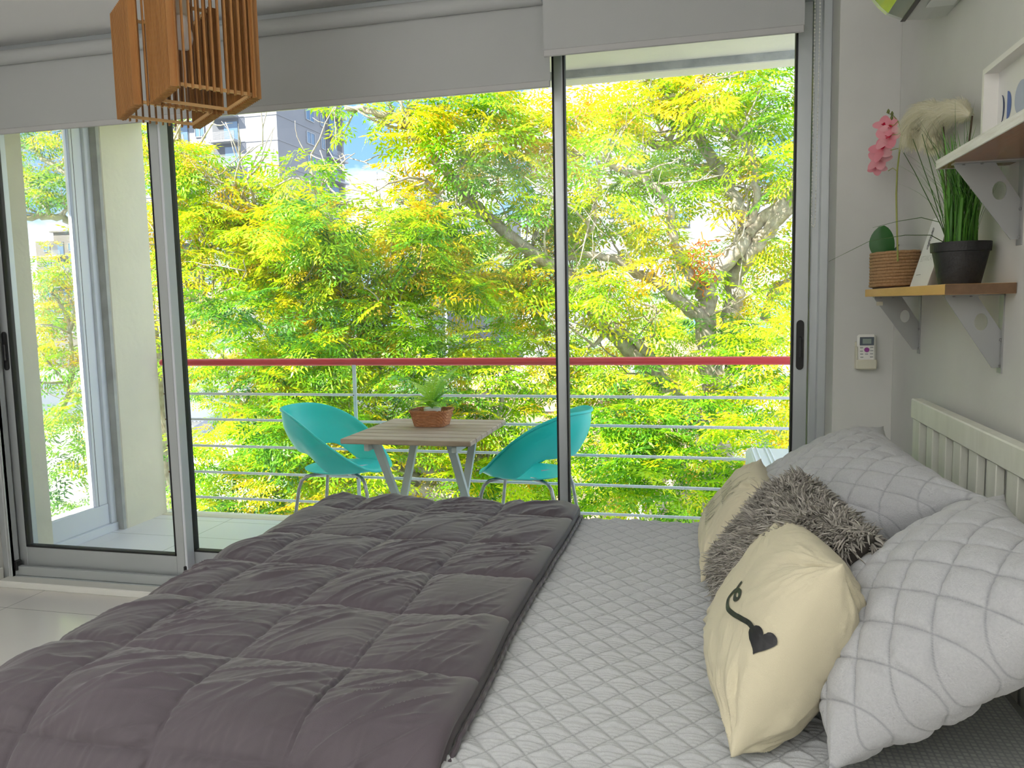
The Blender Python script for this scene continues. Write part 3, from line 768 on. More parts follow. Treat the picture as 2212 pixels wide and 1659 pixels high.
def warp(x, y): return x+.030*(fbm(x*4+2, y*4+7, 2)-.5)+.01, y+.030*(fbm(x*4+20, y*4+3, 2)-.5)
M_sham = mat('sham_fabric', (0.45, 0.46, 0.48), .8, spec=.15, noise=(260, .5, (.40, .41, .43)), bump=(420, .3), sheen=.2, thread=(.20, .205, .225))
def d_sham(x, y, U, V, side):
    x, y = warp(x, y)
    edgef = np.exp(-(1-np.maximum(np.abs(U), np.abs(V)))/.12)
    wr = (np.abs(fbm(x*26+side, y*26, 3)-.5)*2)
    d_ = np.clip(1-stitch(x, y, .092, .078, .012)/.8, 0, 1)
    cr_ = (np.abs(fbm(x*55+side, y*38, 2)-.5)*2)*.0035*(1-d_)+(vnoise(x*30+y*22, y*9-x*7)-.5)*.005*d_
    return quilt(x, y, .092, .078, .0100, .0)+cr_+(fbm(x*7+side*3, y*7, 3)-.5)*.018-.010*edgef*(1-wr)**2+(fbm(x*90, y*90, 2)-.5)*.0016
far = pillow_fn([(.10, 2.44, .70), (.13, 1.72, .70), (.50, 1.60, .965), (.50, 2.38, .965)], .235, pinch=.05, nsign=-1, p=2.2)
if far.n[2] < 0: far = pillow_fn([(.10, 2.44, .70), (.13, 1.72, .70), (.50, 1.60, .965), (.50, 2.38, .965)], .235, pinch=.05, nsign=1, p=2.2)
make_pillow('pillow', 'pale grey quilted pillow near the window, propped on the headboard', 'pillow', far, d_sham, M_sham, 320, 230, 'grey quilted pillows against the headboard', xmax=.578, st=(.092, .078))
c2 = [(.185, 1.50, .70), (.195, 1.15, .672), (.53, 1.10, .955), (.54, 1.58, .965)]
near = pillow_fn(c2, (.105, .075), pinch=.04, nsign=1, p=2.2)
if near.n[2] < 0: near = pillow_fn(c2, (.105, .075), pinch=.04, nsign=-1, p=2.2)
make_pillow('pillow', 'larger looking pale grey quilted pillow at the right edge, beside the heart cushion', 'pillow', near, d_sham, M_sham, 260, 240, 'grey quilted pillows against the headboard', xmax=.578, st=(.092, .078))

def d_cush(x, y, U, V, side):
    r = np.sqrt((1-np.abs(U))**2+(1-np.abs(V))**2)
    ang = np.arctan2(1-np.abs(V), 1-np.abs(U))
    rays = 1.7*(fbm(ang*7+np.sign(U)*3+side, r*2+np.sign(V)*5, 3)-.5)*.030*np.exp(-r/.45)*np.clip(r*6, 0, 1)
    e = 1-np.maximum(np.abs(U), np.abs(V))
    g = -(np.abs(fbm(np.where(np.abs(U) > np.abs(V), y, x)*38+side*4, e*4, 3)-.5)*2-1)**2*.006*np.exp(-e/.10)
    return rays+g+(fbm(x*8+side*2, y*8, 3)-.5)*.016
M_cream = mat('cream_cotton', (0.62, 0.57, 0.42), .85, spec=.12, noise=(5, .5, (.58, .53, .39)), bump=(600, .2), sheen=.1)
M_ink = mat('black_print', (.012, .012, .015), .5)
def on_face(fn, U, V, off=.0022):
    P, n, Ug, Vg = fn._g
    # sample the displaced front surface
    nu, nv = P.shape[:2]
    iu = np.interp(U, Ug[:, 0], np.arange(nu)); iv = np.interp(V, Vg[0, :], np.arange(nv))
    i = np.clip(iu.astype(int), 0, nu-2); j = np.clip(iv.astype(int), 0, nv-2); a_ = (iu-i)[:, None]; b_ = (iv-j)[:, None]
    g = lambda Q: (Q[i, j]*(1-a_)+Q[i+1, j]*a_)*(1-b_)+(Q[i, j+1]*(1-a_)+Q[i+1, j+1]*a_)*b_
    return g(P)+g(n)*off
def ink(name, polyline_sets, fn, parent, w=.004, material=None):
    """strokes given in (u,v) lists, laid on the front face as thin bands"""
    m = MB()
    for pts, ww in polyline_sets:
        pts = np.array(pts, float); t = np.linspace(0, len(pts)-1, (len(pts)-1)*8+1)
        # catmull-rom
        q = []
        for s in t:
            k = min(int(s), len(pts)-2); f_ = s-k; p0 = pts[max(k-1, 0)]; p1 = pts[k]; p2 = pts[k+1]; p3 = pts[min(k+2, len(pts)-1)]
            q.append(.5*((2*p1)+(-p0+p2)*f_+(2*p0-5*p1+4*p2-p3)*f_*f_+(-p0+3*p1-3*p2+p3)*f_**3))
        q = np.array(q); sc = np.array([fn.W/2, fn.H/2]); d = np.gradient(q*sc, axis=0); d /= np.linalg.norm(d, axis=1, keepdims=True)+1e-9
        nn = np.stack([-d[:, 1], d[:, 0]], 1)*ww/2/sc
        L = on_face(fn, (q-nn)[:, 0], (q-nn)[:, 1]); R = on_face(fn, (q+nn)[:, 0], (q+nn)[:, 1])
        m.grid(np.stack([L, R], 1))
    return build(name, m, material or M_ink, parent)
def fill(name, poly, fn, parent):
    poly = np.array(poly, float); c = poly.mean(0); m = MB(); rings = [c+(poly-c)*s for s in (0.001, .2, .4, .6, .8, 1)]
    P = np.stack([on_face(fn, r[:, 0], r[:, 1]) for r in rings], 0); m.grid(P, wrap=True); return build(name, m, M_ink, parent)
# cushion with heart: u = along the bed width (far -> near), v = bottom -> top
ch = [(.025, 1.60, .675), (.052, 1.165, .672), (.205, 1.235, .935), (.19, 1.61, .905)]
hc = pillow_fn(ch, (.065, .12), pinch=-.05, nsign=1, p=3.0)
if hc.n[0] > 0: hc = pillow_fn(ch, (.065, .12), pinch=-.05, nsign=-1, p=3.0)
hc._g = hc.grid(150, 150, d_cush, 1)
ho = make_pillow('cushion', 'cream cotton cushion printed with a black heart on a string', 'cushion', hc, d_cush, M_cream, 150, 150)
# cushion with lettering
cs = [(.015, 2.45, .675), (.009, 1.905, .672), (.155, 1.90, .90), (.160, 2.22, .90)]
tcn = pillow_fn(cs, (.045, .09), pinch=.01, nsign=1, p=3.0)
if tcn.n[0] > 0: tcn = pillow_fn(cs, (.045, .09), pinch=.01, nsign=-1, p=3.0)
tcn._g = tcn.grid(130, 130, d_cush, 1)
to = make_pillow('cushion', 'cream cotton cushion with black handwritten lettering by the window', 'cushion', tcn, d_cush, M_cream, 130, 130)
heart = [(16*math.sin(t)**3/17, (13*math.cos(t)-5*math.cos(2*t)-2*math.cos(3*t)-math.cos(4*t))/17) for t in [2*math.pi*k/60 for k in range(60)]]
HU, HV, HS = .42, .02, .14
ca, sa = math.cos(.55), math.sin(.55)
fill('heart_print', [(0.887, 0.027), (0.887, 0.046), (0.897, 0.066), (0.902, 0.085), (0.917, 0.105), (0.931, 0.114), (0.946, 0.114), (0.96, 0.105), (0.968, 0.085), (0.972, 0.061), (0.967, 0.027), (0.96, -0.002), (0.951, -0.032), (0.941, -0.061), (0.928, -0.095), (0.917, -0.119), (0.907, -0.143), (0.9, -0.163), (0.897, -0.177), (0.89, -0.168), (0.884, -0.153), (0.873, -0.139), (0.856, -0.127), (0.834, -0.114), (0.805, -0.105), (0.78, -0.085), (0.761, -0.066), (0.751, -0.041), (0.756, -0.012), (0.771, 0.017), (0.795, 0.046), (0.824, 0.066), (0.848, 0.071), (0.863, 0.066), (0.878, 0.05)], hc, ho)
ink('string_print', [([(0.81, -0.007), (0.707, -0.007), (0.557, -0.061), (0.328, -0.143), (0.105, -0.187), (0.002, -0.148), (0.002, -0.071), (0.046, 0.007), (0.163, 0.046), (0.25, 0.017), (0.212, -0.036), (0.12, -0.04), (0.041, 0.017), (0.036, 0.119)], .008)], hc, ho)
def lettering(txt, fn, parent, u0, v0, size, mirror=False):
    cu = bpy.data.curves.new('lettering', 'FONT'); cu.body = txt; cu.size = 1.0; cu.shear = .35; cu.space_character = .92
    ob = bpy.data.objects.new('lettering', cu); me = bpy.data.meshes.new_from_object(ob)
    import bmesh
    bm = bmesh.new(); bm.from_mesh(me); bmesh.ops.triangulate(bm, faces=bm.faces); bmesh.ops.subdivide_edges(bm, edges=bm.edges, cuts=1)
    v = np.array([list(q.co) for q in bm.verts]); f = [tuple(x.index for x in q.verts) for q in bm.faces]; bm.free()
    bpy.data.objects.remove(ob); bpy.data.meshes.remove(me); bpy.data.curves.remove(cu)
    U = u0+v[:, 0]*size/(fn.W/2)*.62; V = v0+v[:, 1]*size/(fn.H/2)*.8
    m = MB().add(on_face(fn, U, V, .003), f); return build('lettering', m, M_ink, parent)
GL = {'i': [[(0, 1), (.03, .2), (.12, 0), (.3, .25)], [(.06, 1.45), (.1, 1.5)]], 'n': [[(0, 1), (.02, 0)], [(.02, .5), (.2, .95), (.36, .85), (.38, 0), (.5, .1)]],
 'h': [[(.05, 2.2), (.02, 0)], [(.02, .5), (.2, .95), (.36, .85), (.38, 0), (.5, .1)]], 'a': [[(.42, .8), (.25, 1), (.03, .6), (.1, .05), (.32, .2), (.42, .9), (.44, .1), (.58, .1)]],
 'l': [[(0, .2), (.22, 1.3), (.22, 2.2), (.08, 2.1), (.08, .4), (.2, 0), (.36, .2)]], 'e': [[(0, .45), (.3, .6), (.3, .95), (.08, .8), (.05, .2), (.22, 0), (.42, .2)]], 'x': [[(.02, 1), (.4, 0)], [(.42, 1), (0, 0)]]}
def script(txt, u0, v0, xh):
    s_ = []; x = 0
    for ch_ in txt:
        for st_ in GL[ch_]: s_.append(([(u0+(x+px_+py_*.22)*xh/(tcn.W/2), v0+py_*xh/(tcn.H/2)) for px_, py_ in st_], .0019))
        x += {'i': .42, 'l': .48, 'e': .55, 'x': .58}.get(ch_, .68)
    return s_
ink('lettering', script('inhala', -.32, .16, .052), tcn, to)
ink('lettering', script('exhala', -.42, -.42, .052), tcn, to)

# shaggy cushion between them
cf = [(.065, 1.84, .69), (.125, 1.44, .685), (.29, 1.44, .925), (.235, 1.80, .945)]
ff = pillow_fn(cf, .17, pinch=.03, nsign=1, p=3.0)
if ff.n[0] > 0: ff = pillow_fn(cf, .17, pinch=.03, nsign=-1, p=3.0)
M_furb = mat('fur_backing', (.11, .10, .09), .95, spec=.05)
fo = make_pillow('cushion', 'shaggy dark grey faux fur cushion between the two cream cushions', 'cushion', ff, lambda x, y, U, V, s: 0*x, M_furb, 60, 60)
def fur(fn, parent, ntuft):
    V = []; Q = []; var = []
    U = rs.uniform(-.99, .99, ntuft); Vv = rs.uniform(-.99, .99, ntuft); side = np.where(rs.rand(ntuft) < .6, 1.0, -1.0)
    e = 1e-3
    P0 = fn(U, Vv, side); Pu = fn(np.clip(U+e, -1, 1), Vv, side)-fn(np.clip(U-e, -1, 1), Vv, side); Pv = fn(U, np.clip(Vv+e, -1, 1), side)-fn(U, np.clip(Vv-e, -1, 1), side)
    n = np.cross(Pu, Pv); n /= np.linalg.norm(n, axis=1, keepdims=True)+1e-12; sg = np.sign((n*fn.n).sum(1))*side; n *= sg[:, None]
    # rims lean outwards
    cl = rs.randn(ntuft, 3)*.30
    clump = np.stack([fbm(U*9+5, Vv*9, 2)-.5, fbm(U*9, Vv*9+20, 2)-.5, fbm(U*9+40, Vv*9, 2)-.5], 1)*3.0
    d = n+cl+clump*.5; d /= np.linalg.norm(d, axis=1, keepdims=True)
    L = rs.uniform(.018, .034, ntuft); g = np.array([0, 0, -1.0])
    w = rs.uniform(.0016, .0030, ntuft)
    sd = np.cross(d, rs.randn(ntuft, 3)); sd /= np.linalg.norm(sd, axis=1, keepdims=True)
    bend = clump*.6+rs.randn(ntuft, 3)*.3+g*.7
    ring = []
    for k, t in enumerate((0, .35, .7, 1.0)):
        c = P0+d*(L*t)[:, None]+bend*(L*t*t*.55)[:, None]; ww = w*(1, 1.1, .9, .25)[k]
        s2 = np.cross(d, sd)
        for a_ in (0, 2.094, 4.189): ring.append(c+sd*(ww*math.cos(a_))[:, None]+s2*(ww*math.sin(a_))[:, None])
    V = np.stack(ring, 1); V[..., 2] = np.maximum(V[..., 2], .655); V = V.reshape(-1, 3); base = (np.arange(ntuft)*12)[:, None]
    q = []
    for k in range(3):
        for a_ in range(3): q.append([k*3+a_, k*3+(a_+1) % 3, (k+1)*3+(a_+1) % 3, (k+1)*3+a_])
    Q = (base[:, None, :]+np.array(q)[None]).reshape(-1, 4)
    var = np.repeat(rs.rand(ntuft), 12)
    return fast_build('fur', V, Q, leafmat('fur_strands', [(0, (.28, .26, .235)), (.6, (.45, .425, .385)), (1, (.60, .57, .52))], .75, .12, .15), parent, var, True)
fu = fur(ff, fo, 34000)
fu['kind'] = 'stuff'

# ---------------------------------------------------------------- balcony table, chairs, basket
M_tab = wood('weathered_teak', (0.36, 0.27, 0.19), (0.56, 0.44, 0.33), (1.2, 14, 14), .6)
M_tableg = mat('pale_green_paint', (0.56, 0.63, 0.60), .55, noise=(8, .5, (.48, .54, .52)))
tb = thing('balcony_table', 'folding balcony table with weathered wooden slat top and pale crossed legs', 'table', (-1.30, 3.59, 0))
tx0, tx1, ty0, ty1, tz = -1.612, -.985, 3.265, 3.925, .745
ns = 7; sw = (ty1-ty0)/ns
for i in range(ns):
    m = MB().box(tx0, tx1, ty0+i*sw+.002, ty0+(i+1)*sw-.002, tz-.024, tz, .004); build('slat', m, M_tab, tb)
lx = (-1.50, -1.075)
for s, x in zip((1, -1), lx):
    m = MB().box(x-.012, x+.012, ty0+.04, ty1-.04, tz-.062, tz-.025, .002); build('apron', m, M_tableg, tb)
    m = MB().bar((x+s*.03, ty0+.085, tz-.03), (x+s*.03, ty1-.06, .0), .022, .036, (1, 0, 0)); build('leg', m, M_tableg, tb)
    m = MB().bar((x+s*.055, ty1-.085, tz-.03), (x+s*.055, ty0+.06, .0), .022, .036, (1, 0, 0)); build('leg', m, M_tableg, tb)
m = MB().box(lx[0], lx[1], 3.42, 3.45, .30, .325, .003); build('stretcher', m, M_tableg, tb)
m = MB().box(lx[0]-.005, lx[1]+.005, 3.74, 3.77, tz-.055, tz-.026, .003); build('stretcher', m, M_tableg, tb)

M_teal = mat('turquoise_plastic', (0.015, 0.60, 0.54), .38, spec=.5)
M_chrome = mat('dull_chrome', (.42, .43, .43), .3, metal=.85, noise=(30, .6, (.28, .26, .24)))
def chair_tree(label, loc, rz):
    t = thing('tub_chair', label, 'chair', (0, 0, 0), 'turquoise tub chairs on the balcony')
    # front faces +x in its own frame
    nth = 96; th = np.linspace(-math.pi, math.pi, nth, endpoint=False)
    back = (1-np.cos(th))/2                                   # 0 front .. 1 back
    def sm(x, a, b): y = np.clip((x-a)/(b-a), 0, 1); return y*y*(3-2*y)
    bk = sm(back, .03, .95)
    ztop = .432+(.782-.432)*np.power(bk, .74)
    rx = .255+.055*bk; ry = .235+.050*bk*(1-bk)*4*.6+.025
    topx = np.cos(th)*rx-.045*bk; topy = np.sin(th)*ry
    zb_ = .425+.105*sm(back, .48, .80)
    botx = np.cos(th)*(.235+.035*sm(back, .4, .8)); boty = np.sin(th)*.215
    nv = 10; P = np.zeros((nv, nth, 3))
    for k in range(nv):
        s = k/(nv-1); bulge = math.sin(s*math.pi)*.028
        P[k, :, 0] = botx*(1-s)+topx*s+np.cos(th)*bulge*np.clip(ztop-zb_, 0, .2)*5
        P[k, :, 1] = boty*(1-s)+topy*s+np.sin(th)*bulge*np.clip(ztop-zb_, 0, .2)*5
        P[k, :, 2] = zb_*(1-s)+ztop*s
    # rolled rim
    rim = P[-1].copy(); rim[:, 0] += np.cos(th)*.012; rim[:, 1] += np.sin(th)*.012; rim[:, 2] -= .002
    rim2 = rim.copy(); rim2[:, 2] -= .014
    P = np.concatenate([P, rim[None], rim2[None]], 0)
    nr = 9; S = np.zeros((nr, nth, 3))
    for k in range(nr):
        s = k/(nr-1)
        S[k, :, 0] = np.cos(th)*.235*s; S[k, :, 1] = np.sin(th)*.215*s
        S[k, :, 2] = .405+.020*s**3+.010*np.cos(th)*s*0
    lip = sm(back, .5, .9)
    S[-1, :, 2] += .004
    m = MB().grid(P, wrap=True); m.grid(S[:1+nr-1], wrap=True)
    sh_ = build('shell', m, M_teal, t, True, angle=180, local=True)
    import bmesh
    bm = bmesh.new(); bm.from_mesh(sh_.data); bmesh.ops.remove_doubles(bm, verts=bm.verts, dist=.0012); bmesh.ops.recalc_face_normals(bm, faces=bm.faces); bm.to_mesh(sh_.data); bm.free(); sh_.data.shade_smooth()
    so = sh_.modifiers.new('thickness', 'SOLIDIFY'); so.thickness = .007; so.offset = 0
    ss = sh_.modifiers.new('smooth', 'SUBSURF'); ss.levels = ss.render_levels = 1
    for sx_ in (1, -1):
        for sy_ in (1, -1):
            top = (.05*sx_, .09*sy_, .405); pts = [top, (.12*sx_, .13*sy_, .405), (.165*sx_, .165*sy_, .398), (.190*sx_, .180*sy_, .375), (.203*sx_, .190*sy_, .33), (.25*sx_, .222*sy_, .008)]
            m = MB().tube(pts, .010, 10); lg = build('leg', m, M_chrome, t, True, local=True)
            m = MB().lathe([(.011, 0), (.013, .003), (.013, .018), (.010, .02)], (.25*sx_, .222*sy_, 0), 12); build('foot_cap', m, M_blackp, lg, True, local=True)
    m = MB().box(-.06, .06, -.1, .1, .392, .402, .003); build('seat_plate', m, M_chrome, t, local=True)
    t.location = loc; t.rotation_euler = (0, 0, rz)
    return t
cL = chair_tree('turquoise plastic tub chair left of the table, facing right', (-2.01, 4.13, 0), math.radians(2))
cR = copy_tree(cL); cR['label'] = 'turquoise plastic tub chair right of the table, partly behind the door frame'
cR.location = (-.925, 4.15, 0); cR.rotation_euler = (0, 0, math.radians(180-6))

M_wick = wood('wicker', (0.32, 0.10, 0.03), (0.60, 0.25, 0.09), (30, 30, 90), .6, 2)
bk_ = thing('wicker_basket', 'small reddish brown woven basket on the balcony table', 'basket', (-1.315, 3.70, tz))
def basket_ring(s):
    cx0, cy0 = -1.315, 3.70; ax, ay = .078+.020*s, .066+.016*s
    return [(cx0+ax*np.sign(math.cos(t))*abs(math.cos(t))**.35, cy0+ay*np.sign(math.sin(t))*abs(math.sin(t))**.35, tz+.002+.075*s) for t in [2*math.pi*k/80 for k in range(80)]]
P = []
for k in range(31):
    s = k/30; r = np.array(basket_ring(s)); j = np.arange(80)
    w_ = .0035*np.sin(j*math.pi/2.5*1.0+(k//3)*math.pi)*abs(math.sin(k*math.pi/3))
    c = np.array([-1.315, 3.70]); d = r[:, :2]-c; d /= np.linalg.norm(d, axis=1, keepdims=True); r[:, :2] += d*w_[:, None]; P.append(r)
P = np.array(P); Pi = P.copy(); Pi[..., 0] = -1.315+(P[..., 0]+1.315)*.93; Pi[..., 1] = 3.70+(P[..., 1]-3.70)*.93
m = MB().grid(P, wrap=True, flip=True).grid(Pi, wrap=True); m.add([tuple(q) for q in P[0]], [tuple(range(80))]); build('woven_side', m, M_wick, bk_, True, angle=80)
m = MB()
for ph in (0, math.pi):
    rr = np.array(basket_ring(1.03)); rr[:, 2] += .003*np.sin(np.arange(80)*.9+ph); rr[:, 0] += .002*np.cos(np.arange(80)*.9+ph)
    m.tube([tuple(q) for q in rr]+[tuple(rr[0])], .0042, 6)
build('rim', m, M_wick, bk_, True)
M_fern = leafmat('fern_leaf', [(0, (.08, .32, .05)), (.5, (.30, .66, .05)), (1, (.62, .88, .06))], .5, .35)
fe = thing('potted_fern', 'small green fern in a white pot standing in the wicker basket', 'plant', (-1.315, 3.71, tz+.006))
m = MB().lathe([(.034, 0), (.044, .075), (.044, .083), (.039, .083), (.037, .07), (.001, .068)], (-1.315, 3.71, tz+.006), 32, cap=False); build('pot', m, M_white, fe, True)
def frond(m, base, ang, L, lift, droop, var, width=.031, nseg=26):
    base = Vector(base); d0 = Vector((math.cos(ang), math.sin(ang), 0)); pts = []
    for k in range(nseg+1):
        t = k/nseg; pts.append(base+d0*(L*t*(.35+.65*t))+Vector((0, 0, L*(lift*t-droop*t*t))))
    m.tube([tuple(p) for p in pts[::2]], .0009, 4, var=.3)
    for k in range(2, nseg+1):
        t = k/nseg; p = pts[k]; dr = (pts[k]-pts[k-1]).normalized(); sd = dr.cross(Vector((0, 0, 1))).normalized(); up = sd.cross(dr)
        w = width*math.sin(math.pi*min(1, (t*.92+.10)))**.6; hw = L/nseg*.5
        for s in (-1, 1):
            q = p+sd*s*w+dr*w*.25-up*w*.15
            m.add([tuple(p-dr*hw), tuple(p+dr*hw), tuple(q+dr*hw*.7), tuple(q-dr*hw*.5)], [(0, 1, 2, 3)], var)
m = MB(); c0 = (-1.315, 3.71, tz+.085)
fr_ = [(3.3, .17, 1.1, 1.25, .95), (3.6, .21, .55, 1.05, .8), (2.6, .15, 1.35, .95, .9), (2.0, .17, 1.3, .8, .75), (1.3, .20, 1.25, .7, .7), (.7, .17, 1.35, .7, .35), (.2, .19, 1.05, .8, .3), (-.3, .16, 1.2, 1.0, .35), (5.4, .12, 1.0, 1.2, .6), (4.6, .12, 1.1, 1.1, .85), (4.1, .15, 1.2, 1.4, .9), (2.9, .13, 1.5, .8, .85), (1.7, .15, 1.5, .6, .8), (.45, .22, .7, .9, .5), (3.0, .2, .85, 1.2, .7), (1.0, .17, 1.5, .7, .55), (5.9, .17, .8, 1.0, .45), (3.9, .12, 1.5, 1.0, .95)]
for a_, L_, li, dr_, va in fr_: frond(m, c0, a_, L_*1.12, li*1.08, dr_*.8, va)
build('fronds', m, M_fern, fe)

# white box with ribbed top, outside behind the pillows
M_wbox = mat('white_enamel', (.70, .74, .74), .4)
bx = thing('outdoor_unit', 'white metal box with ribbed top on the balcony behind the pillows', 'outdoor unit', (.54, 4.05, 0))
m = MB().box(.245, .86, 3.72, 4.40, .02, .540, .02); build('casing', m, M_wbox, bx)
for x in (.275, .30, .345, .365, .47, .53, .55, .64, .66, .75):
    m = MB().box(x-.0045, x+.0045, 3.74, 4.385, .538, .546, .003); build('rib', m, M_wbox, bx)
for x in (.30, .80):
    m = MB().box(x-.03, x+.03, 3.80, 4.30, 0, .022, .003); build('foot', m, M_rub, bx)
# ---------------------------------------------------------------- things on the lower shelf
ZS = 1.3692
M_rope = wood('jute_rope', (0.30, 0.17, 0.08), (0.46, 0.29, 0.15), (60, 60, 60), .9, 3)
op = thing('potted_orchid', 'pink artificial orchid in a pot wrapped with jute rope', 'plant', (.583, 2.655, ZS))
m = MB(); cx_, cy_ = .583, 2.64; R0 = .066; turns = 11
m.lathe([(R0-.006, 0), (R0-.006, .10), (R0-.014, .10), (R0-.014, .08), (.001, .08)], (cx_, cy_, ZS), 40, cap=False)
po_ = build('pot', m, mat('pot_core', (.10, .07, .05), .9), op, True)
m = MB(); pts = []
for k in range(turns*36+1):
    t = 2*math.pi*k/36; pts.append((cx_+R0*math.cos(t)*(1+.004*math.sin(t*9.3)), cy_+R0*math.sin(t), ZS+.0052+.0096*k/36))
m.tube(pts, [.0053+.0006*math.sin(k*1.9) for k in range(len(pts))], 8); build('rope_wrap', m, M_rope, po_, True)
M_oleaf = leafmat('orchid_leaf', [(0, (.015, .07, .02)), (1, (.05, .18, .04))], .3, .1)
def leaf_blade(m, base, dirv, up, L, Wd, curl, var=.4, n=10, fold=.25, pw=.8):
    base, d, up = Vector(base), Vector(dirv).normalized(), Vector(up).normalized(); sd = d.cross(up).normalized(); up = sd.cross(d)
    P = []
    for k in range(n+1):
        t = k/n; w = Wd*(math.sin(math.pi*min(1, t*.93+.05)))**pw*.5; c = base+d*(L*t)+up*(curl*L*(t-t*t)) 
        P.append([tuple(c+sd*w*s+up*abs(s)*w*fold) for s in (-1, -.5, 0, .5, 1)])
    m.grid(P, var=var)
m = MB(); leaf_blade(m, (cx_-.02, cy_+.01, ZS+.09), (-.15, .05, 1), (-.7, -.7, 0), .105, .085, .15, .5, pw=.55); build('leaf', m, M_oleaf, op, True)
m = MB(); leaf_blade(m, (cx_+.0, cy_+.02, ZS+.08), (.25, .1, .75), (-1, -.2, .2), .06, .04, .2, .3); build('leaf', m, M_oleaf, op, True)
stem = [at(x, y, X=.575) for x, y in ((1940, 545), (1937, 470), (1936, 420), (1938, 370), (1944, 320), (1948, 285), (1940, 262), (1928, 248), (1915, 243))]
stem[0].z = ZS+.08
m = MB().tube([tuple(p) for p in stem], [.0028, .0027, .0026, .0024, .0022, .0020, .0017, .0014, .0012], 8)
for k, (dx_, dz_) in ((3, (-.03, .012)), (4, (-.035, .0)), (5, (-.03, -.005)), (6, (-.02, -.01))):
    m.tube([tuple(stem[k]), tuple(stem[k]+Vector((-.01, dx_*-.3, dz_))), tuple(stem[k]+Vector((-.02, -dx_*.8, dz_*.5)))], .0011, 6)
build('stem', m, mat('stem_green', (.28, .30, .06), .5), op, True)
for (x, y) in ((1927, 246), (1919, 241), (1926, 255)):
    p = at(x, y, X=.57); m = MB(); m.lathe([(.0005, -.007), (.004, -.003), (.0045, .002), (.001, .008)], tuple(p), 10)
    build('bud', m, mat('bud_green', (.14, .17, .04), .5), op, True)
M_pet = leafmat('orchid_petal', [(0, (.80, .22, .30)), (.5, (.84, .36, .42)), (1, (.86, .52, .56))], .5, .35)
M_lip = mat('orchid_lip', (.75, .03, .10), .45)
for (x, y, s, tw) in ((1912, 272, .9, .2), (1921, 298, 1.05, .5), (1908, 322, 1.05, .1), (1901, 345, 1.0, .6), (1897, 360, .8, 1.0), (1925, 275, .75, 1.2)):
    c = at(x, y, X=.560); m = MB(); view = Vector((-.55, -.80, .05+.2*math.sin(tw*5))).normalized(); e1 = view.cross(Vector((0, 0, 1))).normalized(); e2 = e1.cross(view)
    for k in range(5):
        a_ = tw+2*math.pi*k/5; d = e1*math.cos(a_)+e2*math.sin(a_)
        leaf_blade(m, c, d+view*.15, view, (.036 if k % 2 else .043)*s, (.034 if k % 2 else .026)*s, .25, var=.2+.8*rnd.random(), n=8, fold=.12, pw=.55)
    fl = build('flower', m, M_pet, op, True)
    m = MB(); 
    for k in range(3): leaf_blade(m, c+view*.002, (e1*math.cos(tw+k*2.1)*.5+e2*math.sin(tw+k*2.1)*.5+view).normalized(), e2, .016*s, .012*s, .4)
    build('lip', m, M_lip, fl, True)

# black pot with grass and two plumes
gp = thing('potted_grass', 'black pot of tall artificial grass with two fluffy cream plumes', 'plant', (.583, 2.01, ZS))
m = MB().lathe([(.043, 0), (.058, .072), (.058, .074), (.062, .075), (.063, .096), (.058, .096), (.056, .08), (.001, .078)], (.583, 2.01, ZS), 48, cap=False); build('pot', m, mat('black_pot', (.012, .012, .013), .55, bump=(90, .2)), gp, True, angle=35)
M_grass = leafmat('grass_blade', [(0, (.05, .06, .02)), (.3, (.06, .20, .03)), (.7, (.13, .36, .05)), (1, (.20, .46, .07))], .45, .3)
m = MB()
for i in range(190):
    a_ = rnd.uniform(0, 2*math.pi); r_ = .035*math.sqrt(rnd.random()); b = Vector((.583+r_*math.cos(a_), 2.01+r_*math.sin(a_), ZS+.078))
    wide = i < 95
    L = rnd.uniform(.20, .30) if wide else rnd.uniform(.20, .36); lean = rnd.uniform(.02, .38) if wide else rnd.uniform(.15, .95)
    la = rnd.uniform(0, 2*math.pi); d = Vector((math.cos(la)*.55, math.sin(la), 0))*lean
    w = rnd.uniform(.0022, .0040) if wide else rnd.uniform(.0007, .0013); var = rnd.uniform(.4, 1) if wide else rnd.uniform(.05, .5)
    P = []; sd = Vector((math.sin(la+rnd.uniform(-1, 1)), -math.cos(la), 0)); sd = Vector((sd.x*.4-.3, sd.y, 0)).normalized()
    for k in range(9):
        t = k/8; c = b+Vector((d.x*t*t*L, d.y*t*t*L, L*t*(1-.25*lean*t))); c.x = min(c.x, .650); c.y = max(c.y, 1.978) if c.z > 1.58 else c.y; ww = w*(1-t**3*.92)
        P.append([tuple(c-sd*ww), tuple(c+Vector((-ww*.5, 0, 0))), tuple(c+sd*ww)])
    m.grid(P, var=var)
for pts_ in ([(2045, 520), (2030, 480), (1990, 470), (1940, 478), (1885, 492)], [(2042, 525), (2010, 508), (1955, 508), (1880, 520), (1790, 565)], [(2048, 520), (2010, 440), (1975, 370), (1952, 330)], [(2046, 520), (2015, 420), (1990, 350), (1972, 300)], [(2046, 520), (2022, 400), (2003, 330), (1992, 290)]):
    q = [at(x, y, X=.575) if i == 0 else at(x, y, Y=2.02+.05*i) for i, (x, y) in enumerate(pts_)]
    m.tube([tuple(p) for p in q], [.0011, .001, .0009, .0007, .0004][:len(q)], 5, var=.15)
build('grass_blades', m, M_grass, gp)
M_plume = leafmat('plume_hair', [(0, (.78, .74, .56)), (1, (.90, .88, .76))], .7, .4, .1)
